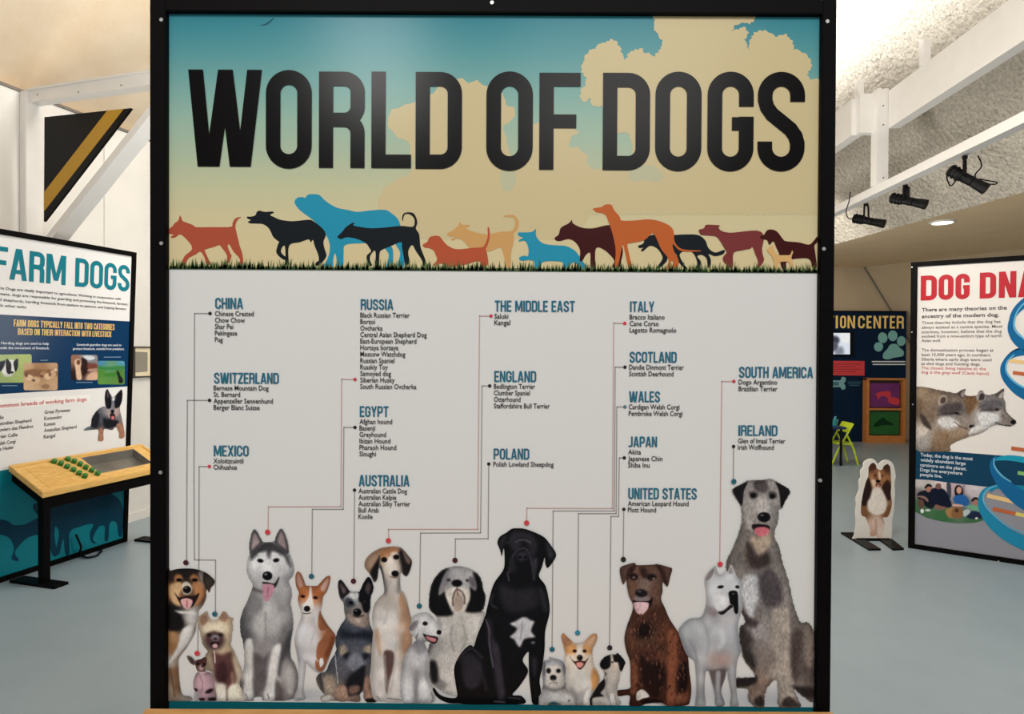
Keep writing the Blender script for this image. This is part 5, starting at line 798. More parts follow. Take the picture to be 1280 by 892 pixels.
dog(14, K10, 'tall wiry grey hound towering at the right of the chart',
 [(70, 90), (100, 70), (130, 55), (170, 56), (210, 51), (240, 68), (276, 92), (262, 125), (246, 157), (236, 160), (235, 195), (220, 250), (236, 290), (250, 350), (270, 410), (290, 500), (313, 560), (338, 561), (357, 585), (362, 640), (362, 832), (330, 830), (290, 800), (302, 830), (314, 864), (240, 865), (235, 800), (225, 765), (190, 805), (182, 862), (150, 861), (126, 832), (128, 800), (80, 792), (78, 762), (130, 758), (152, 750), (110, 690), (97, 630), (98, 580), (118, 560), (100, 520), (83, 480), (60, 400), (49, 350), (80, 280), (94, 240), (104, 200), (101, 150), (84, 120)],
 [(170, 90, 140, 132, 128), (130, 160, 150, 144, 138), (220, 160, 140, 134, 130), (170, 150, 160, 152, 146), (110, 250, 116, 108, 102), (170, 280, 140, 122, 106), (220, 300, 120, 112, 106), (80, 350, 112, 104, 98), (150, 340, 84, 74, 70), (200, 420, 116, 110, 108), (250, 440, 134, 126, 120), (140, 450, 160, 158, 158), (110, 540, 96, 86, 82), (160, 600, 150, 142, 140), (180, 680, 120, 108, 102), (240, 620, 158, 146, 134), (250, 760, 156, 144, 134), (300, 620, 100, 90, 84), (340, 640, 90, 80, 74), (330, 720, 84, 72, 68), (120, 620, 60, 52, 50), (160, 790, 132, 114, 100), (270, 850, 110, 92, 84)],
 [('p', (24, 21, 22), 6, [(72, 90), (100, 72), (126, 62), (112, 92), (108, 130), (100, 148), (85, 120)]), ('p', (24, 21, 22), 6, [(225, 64), (243, 70), (275, 92), (262, 125), (245, 156), (240, 120), (235, 90)]), ('p', (74, 66, 66), 10, [(150, 58), (185, 55), (200, 80), (185, 100), (160, 95), (145, 78)]), ('p', (52, 46, 46), 10, [(130, 98), (155, 98), (160, 115), (140, 122)]), ('p', (52, 46, 46), 10, [(202, 98), (225, 100), (226, 118), (205, 120)]), ('e', (14, 11, 12), 5, 144, 110, 10, 8), ('e', (14, 11, 12), 5, 213, 113, 10, 8), ('p', (178, 170, 164), 12, [(165, 120), (195, 120), (205, 170), (160, 170)]), ('e', (14, 12, 13), 6, 183, 187, 23, 18), ('e', (80, 76, 78), 4, 176, 180, 6, 4), ('p', (150, 142, 136), 10, [(118, 170), (140, 190), (150, 230), (130, 230), (118, 200)]), ('p', (30, 18, 20), 5, [(140, 214), (170, 212), (202, 218), (198, 235), (150, 235)]), ('p', (196, 96, 108), 5, [(150, 228), (175, 222), (200, 228), (196, 250), (168, 256), (152, 245)]),
  ('p', (168, 148, 128), 12, [(138, 255), (165, 265), (205, 250), (200, 290), (180, 320), (160, 320), (140, 290)]), ('p', (56, 46, 44), 16, [(120, 280), (140, 290), (160, 330), (195, 310), (205, 350), (165, 370), (130, 350)]), ('p', (184, 184, 186), 12, [(112, 402), (135, 395), (160, 400), (165, 440), (152, 500), (140, 545), (118, 520), (105, 470)]), ('p', (74, 66, 68), 20, [(165, 400), (200, 370), (240, 410), (250, 480), (215, 510), (175, 490)]), ('p', (60, 52, 52), 12, [(100, 520), (130, 545), (160, 560), (150, 580), (110, 560)]), ('p', (50, 44, 42), 14, [(98, 590), (112, 580), (125, 640), (150, 690), (150, 730), (112, 690), (98, 640)]), ('p', (160, 148, 136), 12, [(214, 530), (245, 515), (272, 520), (275, 620), (276, 720), (295, 800), (305, 855), (240, 858), (232, 760), (222, 660)]), ('p', (70, 58, 54), 14, [(285, 620), (305, 590), (325, 610), (310, 700), (300, 780), (282, 740)]), ('p', (128, 114, 104), 14, [(330, 570), (355, 590), (360, 700), (340, 720), (325, 650)]), ('p', (44, 36, 34), 12, [(285, 790), (320, 790), (362, 795), (362, 830), (325, 826)]), ('p', (60, 50, 46), 8, [(250, 840), (275, 825), (305, 850), (308, 862), (250, 862)]), ('p', (48, 40, 38), 8, [(150, 830), (175, 820), (180, 858), (152, 856)]), ('p', (34, 29, 29), 10, [(80, 764), (130, 758), (156, 754), (152, 785), (85, 792)]), ('p', (196, 194, 196), 6, [(100, 640), (112, 700), (145, 745), (110, 755), (94, 755), (94, 690)]), ('p', (120, 100, 88), 14, [(130, 800), (170, 770), (215, 765), (190, 800), (160, 825), (135, 830)])], .34, .9, 4)
dog(15, K9, 'standing smooth white dog with a black muzzle',
 [(179, 150), (195, 110), (237, 70), (245, 100), (260, 117), (280, 114), (292, 96), (302, 104), (322, 64), (340, 95), (355, 130), (376, 160), (381, 230), (387, 300), (371, 350), (361, 400), (366, 470), (376, 540), (356, 600), (350, 700), (356, 790), (364, 842), (320, 843), (325, 780), (310, 700), (300, 640), (290, 690), (268, 760), (288, 834), (240, 838), (235, 780), (215, 700), (200, 650), (182, 660), (176, 760), (181, 843), (128, 845), (135, 760), (129, 640), (118, 590), (78, 560), (50, 490), (34, 430), (60, 388), (100, 360), (160, 351), (185, 290), (189, 230)],
 [(230, 130, 186, 188, 190), (300, 150, 204, 206, 208), (220, 200, 196, 198, 201), (250, 280, 196, 196, 198), (220, 320, 150, 148, 152), (300, 350, 174, 172, 174), (80, 420, 156, 160, 164), (160, 400, 174, 177, 180), (240, 440, 180, 183, 186), (330, 440, 164, 167, 172), (100, 520, 150, 153, 158), (180, 540, 172, 174, 178), (330, 540, 160, 162, 166), (155, 700, 172, 174, 176), (335, 700, 166, 168, 172), (225, 700, 120, 116, 118), (260, 800, 130, 128, 130), (155, 820, 160, 162, 164), (345, 825, 160, 160, 160)],
 [('p', (140, 126, 130), 6, [(184, 148), (200, 112), (228, 85), (224, 115), (205, 145)]), ('p', (150, 138, 140), 8, [(308, 105), (322, 75), (332, 105), (322, 118)]), ('e', (26, 22, 24), 5, 265, 187, 18, 9, -8), ('e', (26, 22, 24), 5, 357, 187, 12, 9, 8), ('p', (14, 12, 14), 6, [(308, 220), (322, 208), (350, 208), (360, 225), (362, 260), (362, 325), (348, 336), (338, 318), (334, 290), (318, 280), (312, 250)]), ('p', (30, 24, 26), 6, [(250, 325), (280, 315), (305, 295), (320, 285), (335, 295), (305, 318), (285, 336), (265, 340)]), ('p', (208, 208, 210), 10, [(225, 240), (270, 230), (305, 250), (305, 290), (280, 315), (250, 318), (232, 290)]), ('e', (70, 68, 70), 4, 335, 225, 8, 4), ('p', (132, 120, 122), 16, [(195, 300), (215, 300), (250, 330), (230, 350), (195, 335)]), ('e', (154, 132, 126), 40, 262, 590, 66, 44), ('p', (100, 88, 88), 14, [(205, 650), (240, 640), (290, 640), (285, 690), (262, 750), (240, 740), (222, 690)]), ('p', (150, 150, 154), 8, [(240, 660), (265, 660), (262, 760), (285, 830), (242, 834), (240, 760)]), ('l', (146, 148, 154), 10, 14, [(170, 380), (200, 470), (190, 560)]), ('l', (196, 198, 200), 10, 20, [(270, 430), (280, 480), (262, 520)]), ('l', (130, 130, 136), 6, 10, [(90, 480), (125, 540), (135, 600)])], .06)

# ================================================================== FARM PANEL AT THE LEFT
def TX(T, x, y): return (T[0] + x / T[2], T[1] + y / T[2])
PB = floor_pt(158, 676); FP = Plane(PB, DL, NL * .041 + np.array([0, 0, 1.]))
ZL, Z6, Z7 = (0, 270, 3.077), (0, 420, 6.37), (0, 540, 4.055)
vt = FP.uv(169.6, 315.5)[1]; UL = -1.24; fw = .034
farm = thing('display_panel', 'farm dogs display panel with teal heading and blue band, behind the green-pegged desk at left', 'display panel', FP.at(UL / 2, 0))
m_ = MB(); o0, o1 = -.035, .012
m_.slab(FP, UL, UL + fw, 0, vt, o0, o1); m_.slab(FP, -fw, 0, 0, vt, o0, o1); m_.slab(FP, UL + fw, -fw, vt - fw, vt, o0, o1); m_.slab(FP, UL + fw, -fw, 0, fw, o0, o1)
m_.build('frame', BLACK, farm, bevel=.001)
MB().slab(FP, UL + fw, -fw, .02, vt - fw, -.02, -.0005).build('backing_board', mat('white_core', (214, 212, 208), .5, noise=.03), farm)
def rect_uv(name, pl, u0, u1, v0, v1, rgb, off, parent):
    V = [pl.at(u0, v0, off), pl.at(u1, v0, off), pl.at(u1, v1, off), pl.at(u0, v1, off)]
    return mesh_col(name, V, orient(V, [(0, 1, 2, 3)], pl), np.tile(np.array(rgb, float), (4, 1)), parent)
vdesk = .70
vb1 = (FP.uv(162.5, 401.6)[1] + FP.uv(2, 392.8)[1]) / 2; vb0 = (FP.uv(159.2, 482.9)[1] + FP.uv(2, 492)[1]) / 2
rect_uv('white_print', FP, UL + fw, -fw, vdesk, vt - fw, (210, 208, 206), .0004, farm)
rect_uv('blue_band', FP, UL + fw, -fw, vb0, vb1, (9, 48, 86), .001, farm)
rect_uv('teal_print', FP, UL + fw, -fw, fw, vdesk, (10, 116, 130), .0005, farm)
heading('farm_title', FP, 'FARM DOGS', TX(ZL, -26, 237), TX(ZL, -26, 112), TX(ZL, 498, 0)[0], (18, 112, 128), .002, farm, bold=1.05)
def lines(T, rows, cap): return [(s, T[0] + xl / T[2], T[1] + y / T[2], T[0] + xr / T[2], cap) for (s, xl, y, xr) in rows]
text_block('intro_text', FP, lines(ZL, [('Farm Dogs are vitally important to agriculture. Working in cooperation with', -22, 274, 466), ('humans, dogs are responsible for guarding and protecting the livestock, farmers', -22, 296, 491), ('and shepherds, herding livestock from pasture to pasture, and helping farmers', -22, 319, 485), ('with other tasks.', -22, 341, 103)], 3.6), (60, 60, 64), .002, farm)
heading('band_title', FP, 'FARM DOGS TYPICALLY FALL INTO TWO CATEGORIES', TX(ZL, 52, 424), TX(ZL, 52, 397), TX(ZL, 440, 0)[0], (206, 170, 96), .002, farm)
heading('band_title', FP, 'BASED ON THEIR INTERACTION WITH LIVESTOCK', TX(ZL, 68, 456), TX(ZL, 68, 431), TX(ZL, 428, 0)[0], (206, 170, 96), .002, farm)
text_block('band_text', FP, lines(Z6, [('Herding dogs are used to help', 8, 54, 388), ('with the movement of livestock.', -2, 92, 392)], 3.2), (200, 208, 214), .002, farm)
text_block('band_text', FP, lines(Z6, [('Livestock guardian dogs are used to', 610, 66, 965), ('protect livestock, outside from predators.', 580, 99, 988)], 3.0), (200, 208, 214), .002, farm)
for (x0, x1, y) in ((12, 136, 394), (320, 380, 192), (605, 735, 368), (825, 960, 167)):
    flat('caption_strip', FP, Z6, [[(x0, y - 3), (x1, y - 4), (x1, y + 2), (x0, y + 3)]], (104, 134, 158), .002, farm, smooth=False)
def rr(x0, y0, x1, y1, r, dy=0):
    out = []
    for cx, cy, a in ((x1 - r, y0 + r, -90), (x1 - r, y1 - r, 0), (x0 + r, y1 - r, 90), (x0 + r, y0 + r, 180)):
        out += [(cx + r * math.cos(math.radians(a + k * 22.5)), cy + r * math.sin(math.radians(a + k * 22.5)) + dy * ((x0 + x1) / 2 - cx) / (x1 - x0)) for k in range(5)]
    return out
picture('photo_print', FP, Z6, rr(-70, 145, 250, 370, 16, 4), [(0, 160, 150, 170, 110), (200, 160, 160, 176, 100), (200, 330, 150, 168, 96), (0, 350, 140, 160, 96)],
        [('p', (206, 206, 204), 8, [(20, 230), (45, 195), (110, 190), (125, 240), (105, 300), (40, 310), (10, 280)]), ('p', (20, 22, 32), 6, [(48, 180), (66, 190), (88, 225), (80, 300), (52, 290), (44, 230)]), ('p', (20, 22, 32), 6, [(106, 205), (140, 178), (140, 245), (122, 285), (110, 250)]), ('p', (24, 28, 40), 8, [(-60, 210), (10, 200), (40, 195), (30, 240), (0, 280), (-60, 290)]), ('e', (40, 40, 44), 6, 92, 288, 16, 10), ('e', (190, 190, 186), 8, 60, 312, 30, 10)], .0024, farm, 'photo of a black and white herding dog on grass', .1, .8, .6, smooth=False)
picture('photo_print', FP, Z6, rr(186, 212, 457, 430, 16, 2), [(200, 230, 186, 150, 112), (440, 230, 176, 140, 104), (320, 260, 150, 110, 76), (200, 420, 190, 156, 120), (440, 420, 180, 146, 112)],
        [('p', (128, 88, 60), 12, [(190, 280), (250, 262), (350, 268), (420, 262), (455, 290), (440, 320), (300, 320), (200, 320)])] + [('e', c, 8, x, y, rx, ry) for (x, y, rx, ry, c) in ((230, 330, 30, 24, (206, 176, 140)), (280, 350, 36, 26, (190, 158, 124)), (345, 300, 26, 20, (160, 118, 84)), (380, 320, 30, 26, (200, 168, 132)), (420, 300, 24, 34, (186, 150, 116)), (265, 352, 12, 9, (84, 54, 40)), (330, 318, 10, 8, (70, 46, 34)), (395, 305, 9, 14, (90, 60, 44)), (210, 312, 8, 14, (80, 52, 40)), (360, 400, 34, 20, (140, 104, 76)), (440, 268, 10, 8, (214, 196, 170)))], .0026, farm, 'photo of a flock of sheep on tan ground', .14, .8, .6, smooth=False)
picture('photo_print', FP, Z6, rr(564, 148, 776, 350, 16, -2), [(580, 170, 140, 96, 76), (700, 165, 140, 150, 160), (760, 170, 120, 116, 120), (600, 320, 40, 26, 26), (740, 330, 180, 140, 116), (680, 250, 50, 30, 28)],
        [('p', (44, 26, 26), 10, [(650, 170), (690, 190), (690, 280), (660, 320), (640, 280), (650, 220)]), ('p', (206, 170, 140), 8, [(590, 200), (625, 180), (645, 210), (640, 260), (650, 340), (610, 345), (600, 270)]), ('e', (110, 66, 54), 6, 622, 208, 16, 20), ('p', (196, 156, 130), 10, [(700, 310), (740, 285), (770, 290), (770, 345), (690, 345)]), ('p', (110, 60, 50), 10, [(700, 220), (765, 220), (770, 250), (700, 260)]), ('p', (170, 130, 110), 8, [(700, 262), (765, 258), (765, 272), (705, 280)]), ('p', (190, 196, 204), 8, [(660, 160), (740, 160), (750, 180), (700, 190)])], .0024, farm, 'photo of a pale dog standing by a herd', .12, .8, .6, smooth=False)
picture('photo_print', FP, Z6, rr(776, 196, 991, 384, 16, -2), [(800, 205, 60, 124, 160), (970, 205, 70, 136, 160), (880, 235, 84, 136, 104), (800, 290, 72, 128, 48), (950, 290, 72, 120, 46), (800, 370, 84, 136, 56), (950, 370, 84, 124, 56)],
        [('p', (50, 120, 60), 10, [(780, 235), (850, 245), (985, 235), (985, 262), (850, 270), (780, 262)]), ('p', (56, 120, 40), 10, [(820, 300), (900, 290), (930, 310), (860, 322)]), ('p', (26, 30, 34), 6, [(925, 280), (945, 275), (955, 310), (978, 345), (972, 372), (945, 370), (938, 330)]), ('e', (70, 110, 60), 8, 950, 278, 12, 10)], .0026, farm, 'photo of a green field with a dark figure at its right', .12, .8, .6, smooth=False)
flat('heading_strip', FP, Z6, [[(-120, 506), (718, 464), (716, 518), (-120, 596)]], (218, 215, 211), .001, farm, smooth=False)
text_block('list_heading', FP, lines(Z6, [('Common breeds of working farm dogs:', -44, 556, 690)], 5.0), (190, 84, 84), .002, farm, bold=.02)
text_block('breed_list', FP, lines(Z6, [('Collie', -46, 651, 28), ('Australian Shepherd', -46, 699, 248), ('Bouviers des Flandres', -46, 749, 262), ('Border Collie', -46, 804, 138), ('Welsh Corgi', -46, 858, 122), ('Blue Heeler', -46, 903, 108)], 4.4), (70, 66, 66), .002, farm)
text_block('breed_list', FP, lines(Z6, [('Great Pyrenees', 352, 605, 557), ('Komondor', 351, 655, 492), ('Kuvasz', 350, 702, 440), ('Anatolian Shepherd', 349, 750, 607), ('Kangal', 347, 800, 438)], 4.4), (70, 66, 66), .002, farm)
picture('dog_picture', FP, Z6, [(836, 560), (832, 500), (838, 440), (854, 422), (875, 460), (895, 485), (915, 475), (940, 445), (966, 424), (974, 460), (968, 520), (952, 570), (965, 640), (976, 690), (986, 740), (991, 790), (976, 812), (946, 808), (945, 770), (920, 722), (890, 747), (832, 737), (821, 770), (823, 825), (800, 837), (777, 825), (785, 762), (770, 742), (700, 748), (662, 750), (690, 725), (721, 710), (730, 650), (770, 590), (815, 560)],
        [(850, 460, 40, 36, 40), (960, 460, 44, 38, 42), (900, 520, 110, 112, 124), (860, 600, 130, 126, 132), (940, 600, 120, 112, 112), (770, 640, 70, 72, 82), (740, 690, 40, 42, 50), (860, 680, 60, 60, 70), (800, 800, 150, 110, 88), (965, 780, 150, 112, 90), (690, 740, 90, 104, 108)],
        [('p', (20, 20, 26), 6, [(840, 470), (855, 440), (875, 475), (886, 520), (880, 570), (850, 575), (838, 530)]), ('p', (20, 20, 26), 6, [(925, 480), (962, 440), (968, 500), (950, 560), (915, 572), (910, 520)]), ('p', (80, 66, 70), 6, [(850, 450), (858, 445), (866, 480), (852, 490)]), ('p', (196, 196, 200), 5, [(892, 488), (908, 484), (910, 510), (894, 512)]), ('e', (16, 14, 18), 5, 893, 600, 14, 16), ('p', (150, 134, 130), 8, [(850, 580), (880, 600), (870, 650), (850, 620)]), ('p', (166, 140, 134), 8, [(910, 590), (945, 570), (945, 620), (915, 640)]), ('p', (40, 24, 26), 5, [(872, 622), (895, 615), (916, 628), (905, 665), (882, 665)]), ('p', (200, 100, 104), 4, [(884, 640), (905, 638), (902, 668), (888, 670)]), ('p', (24, 24, 30), 14, [(820, 650), (850, 660), (930, 670), (940, 700), (880, 730), (830, 725)]), ('p', (28, 28, 36), 14, [(735, 650), (770, 600), (790, 640), (770, 720), (730, 715)]), ('p', (152, 106, 84), 8, [(785, 745), (815, 735), (820, 825), (785, 825)]), ('p', (152, 106, 84), 8, [(925, 705), (970, 700), (988, 790), (950, 800)])], .0026, farm, 'blue-grey dog lying with its tongue out', .3, .8, .6, 2)
SD = (8, 52, 74)
flat('dog_silhouette', FP, Z7, [[(-60, 430), (0, 440), (40, 450), (70, 470), (130, 465), (200, 430), (250, 425), (280, 450), (276, 520), (287, 620), (265, 622), (245, 560), (215, 520), (150, 530), (110, 560), (75, 610), (97, 650), (58, 642), (70, 590), (50, 540), (10, 520), (-60, 510)]], SD, .001, farm, label='dark running dog silhouette low on the teal board')
flat('dog_silhouette', FP, Z7, [[(165, 372), (230, 340), (320, 300), (480, 290), (560, 310), (610, 350), (627, 420), (617, 520), (600, 522), (590, 460), (556, 460), (549, 542), (529, 547), (530, 480), (500, 480), (470, 540), (490, 562), (462, 556), (455, 510), (470, 465), (400, 480), (352, 510), (352, 612), (330, 617), (320, 540), (302, 612), (280, 612), (298, 500), (250, 460), (200, 430)]], SD, .0011, farm, label='large dark dog silhouette on the teal board under the desk')

# ================================================================== GREEN-PEGGED DESK
KS = .53; BZ = .755; U0, U1 = -.895, .088; TT0, TT1 = .055, .335
def dk(u, t, h=0.): return PB * np.array([1, 1, 0]) + DL * u + NL * t + np.array([0, 0, BZ - KS * t + h])
DS = Plane(dk(0, 0), DL, -NL + np.array([0, 0, KS]))
dsk = thing('activity_desk', 'sloping yellow birch activity desk with green pegs and metal bin, on black legs at left', 'desk', PB * np.array([1, 1, 0]) + DL * -.4 + NL * .2)
def db(mb, ua, ub, ta, tb, h0, h1): return mb.hexa([dk(ua, ta, h0), dk(ub, ta, h0), dk(ub, tb, h0), dk(ua, tb, h0)], [dk(ua, ta, h1), dk(ub, ta, h1), dk(ub, tb, h1), dk(ua, tb, h1)])
def ut(x, y):
    p = hit(x, y, DS.o, DS.n) - PB; return float(p @ DL), float(p @ NL)
bq = [ut(*TX(Z7, *q)) for q in ((365, 110), (650, 72), (775, 142), (540, 208))]
bu0 = (bq[0][0] + bq[3][0]) / 2; bu1 = (bq[1][0] + bq[2][0]) / 2; bt0 = (bq[0][1] + bq[1][1]) / 2; bt1 = min((bq[2][1] + bq[3][1]) / 2, TT1 - .04)
bu1 = min(bu1, U1 - .04); bt0 = max(bt0, TT0 + .03)
r_ = MB()
for q in ((U0, U1, TT0, TT0 + .022), (U0, U1, TT1 - .022, TT1), (U0, U0 + .022, TT0 + .022, TT1 - .022), (U1 - .022, U1, TT0 + .022, TT1 - .022)): db(r_, *q, -.035, .004)
r_.build('rim', YWOOD, dsk, bevel=.003)
b_ = MB(); e_ = .02
db(b_, U0 + e_, bu0, TT0 + e_, TT1 - e_, -.022, -.006); db(b_, bu1, U1 - e_, TT0 + e_, TT1 - e_, -.022, -.006); db(b_, bu0, bu1, TT0 + e_, bt0, -.022, -.006); db(b_, bu0, bu1, bt1, TT1 - e_, -.022, -.006)
b_.build('desk_board', YWOOD, dsk)
g_ = MB()
for k in range(13):
    t = TT0 + .05 + k * .0175; db(g_, U0 + .07, min(bu0 - .2, U0 + .42), t, t + .007, -.006, -.002)
g_.build('ridged_board', YWOOD, dsk)
n_ = MB(); db(n_, bu0, bu1, bt0, bt1, -.07, -.066); db(n_, bu0, bu0 + .004, bt0, bt1, -.07, -.005); db(n_, bu1 - .004, bu1, bt0, bt1, -.07, -.005); db(n_, bu0, bu1, bt0, bt0 + .004, -.07, -.005); db(n_, bu0, bu1, bt1 - .004, bt1, -.07, -.005)
n_.build('metal_bin', METAL, dsk)
for (x, y) in ((272, 150), (306, 160), (337, 176), (369, 192), (398, 209), (427, 224), (342, 138), (373, 149), (403, 163), (432, 180), (462, 195), (492, 211)):
    u, t = ut(*TX(Z7, x, y)); a = dk(u, t, -.006); nn_ = DS.n
    MB().tube([a, a + nn_ * .022, a + nn_ * .026], [.017, .017, .013], 12).build('peg', GREENP, dsk)
ap = MB(); hz = np.array([0, 0, 1.])
for (ua, ub, ta, tb) in ((U0 + .02, U1 - .02, TT1 - .05, TT1 - .02),):
    db(ap, ua, ub, ta, tb, -.12, -.036)
db(ap, U0 + .02, U0 + .05, TT0, TT1 - .05, -.10, -.036); db(ap, U1 - .05, U1 - .02, TT0, TT1 - .05, -.10, -.036)
ap.build('apron', BLACK, dsk)
for uu in (U0 + .045, U1 - .03):
    c = PB * np.array([1, 1, 0]) + DL * uu + NL * (TT1 - .045); zt_ = BZ - KS * (TT1 - .045) - .03
    MB().box(c + hz * zt_ / 2, DL * .022, NL * .022, hz * zt_ / 2).build('leg', BLACK, dsk)
    c2_ = PB * np.array([1, 1, 0]) + DL * uu + NL * .245
    MB().box(c2_ + hz * .008, DL * .045, NL * .185, hz * .008).build('foot_bar', BLACK, dsk)
cp = [(365, 500, .22), (380, 560, .1)]
cpts = [FP.px(*TX(Z7, 368, 515), .03), FP.px(*TX(Z7, 384, 575), .05)] + [floor_pt(*TX(Z7, x, y), .012) for (x, y) in ((400, 622), (440, 636), (490, 626), (516, 602), (500, 586), (440, 590), (400, 600))]
o = MB().tube(list(map(tuple, np.array([[np.interp(t, np.arange(len(cpts)), [c[k] for c in cpts]) for k in range(3)] for t in np.linspace(0, len(cpts) - 1, 40)]))), .007, 8).build('power_cord', BLACKER, None, smooth=True)
tag(o, 'black power cord looping onto the floor under the green-pegged desk', 'cord')

# ================================================================== DNA PANEL AT THE RIGHT
RA = floor_pt(1135, 684); RC = floor_pt(1280, 706); DR = (RC - RA) / np.linalg.norm(RC - RA)
RP = Plane(RA, DR); ZR1, ZR2, Z3, Z4 = (1020, 300, 2.973), (1020, 560, 2.688), (1130, 440, 5.573), (1130, 580, 6.373)
vt = (RP.uv(1137, 329)[1] + RP.uv(1280, 318)[1]) / 2; UR = 1.30; fw = .034
dna = thing('display_panel', 'dog DNA display panel with red heading and blue helix, right of the sheltie cutout', 'display panel', RP.at(UR / 2, 0))
m_ = MB()
m_.slab(RP, 0, fw * 1.25, 0, vt, o0, o1); m_.slab(RP, UR - fw, UR, 0, vt, o0, o1); m_.slab(RP, fw, UR - fw, vt - fw, vt, o0, o1); m_.slab(RP, fw, UR - fw, 0, fw, o0, o1)
frm = m_.build('frame', BLACK, dna, bevel=.001)
for q in ((1140, 334), (1140, 415), (1141, 505), (1248, 700.5)):
    u, v = RP.uv(*q); MB().tube([RP.at(u, v, .01), RP.at(u, v, .014)], .005, 8).build('screw', SCREWM, frm)
MB().slab(RP, fw, UR - fw, .02, vt - fw, -.02, -.0005).build('backing_board', mat('white_core_sheet', (214, 212, 208), .5, noise=.03), dna)
wb0 = (RP.uv(1143.5, 598.5)[1] + RP.uv(1230, 608)[1]) / 2; wb1 = (RP.uv(1143.5, 560)[1] + RP.uv(1237.7, 568.8)[1]) / 2
rect_uv('white_print', RP, fw, UR - fw, wb0, vt - fw, (206, 200, 194), .0004, dna)
rect_uv('grey_print', RP, fw, UR - fw, fw, wb0, (128, 128, 136), .0005, dna)
rect_uv('blue_band', RP, fw, UR - fw, wb0, wb1, (14, 56, 84), .001, dna)
_a = RP.uv(*TX(ZR1, 389, 225)); _b = RP.uv(*TX(ZR1, 389, 133))
for ch, xa, xb in (('D', 389, 449), ('O', 455, 511), ('G', 518, 571), ('D', 608, 669), ('N', 679, 744), ('A', 750, 822)):
    u0 = RP.uv(*TX(ZR1, xa, 200))[0]; u1 = RP.uv(*TX(ZR1, xb, 200))[0]; V, F = letter_quads(RP, u0, u1, _a[1], _b[1], ch, .002, 1.25)
    mesh_col('title_letter', V, F, np.tile((178, 34, 44.), (len(V), 1)), dna)
text_block('lead_text', RP, lines(ZR1, [('There are many theories on the', 393, 259, 709), ('ancestry of the modern dog.', 393, 283, 680)], 4.4), (66, 60, 60), .002, dna, bold=.022)
text_block('body_text', RP, lines(ZR1, [('These theories include that the dog has', 393, 307, 686), ('always existed as a canine species. Most', 393, 324, 693), ('scientists, however, believe that the dog', 392, 341, 690), ('evolved from a now-extinct type of north', 392, 357, 690), ('Asian wolf.', 392, 373, 464)], 3.6), (100, 92, 90), .002, dna)
text_block('body_text', RP, lines(ZR1, [('The domestication process began at', 392, 408, 660), ('least 15,000 years ago, in northern', 392, 425, 648), ('Siberia where early dogs were used', 392, 442, 652), ('as sled dogs and hunting dogs.', 391, 458, 612)], 3.6), (100, 92, 90), .002, dna)
text_block('red_text', RP, lines(ZR1, [('The closest living relative to the', 391, 474, 632), ('dog is the gray wolf (Canis lupus).', 391, 490, 647)], 3.6), (186, 92, 92), .002, dna)
text_block('band_text', RP, lines(ZR2, [('Today, the dog is the most', 351, 21, 527), ('widely abundant large', 351, 38, 503), ('carnivore on the planet.', 350, 55, 506), ('Dogs live everywhere', 350, 71, 492), ('people live.', 350, 87, 424)], 4.0), (184, 192, 198), .002, dna, bold=.02)
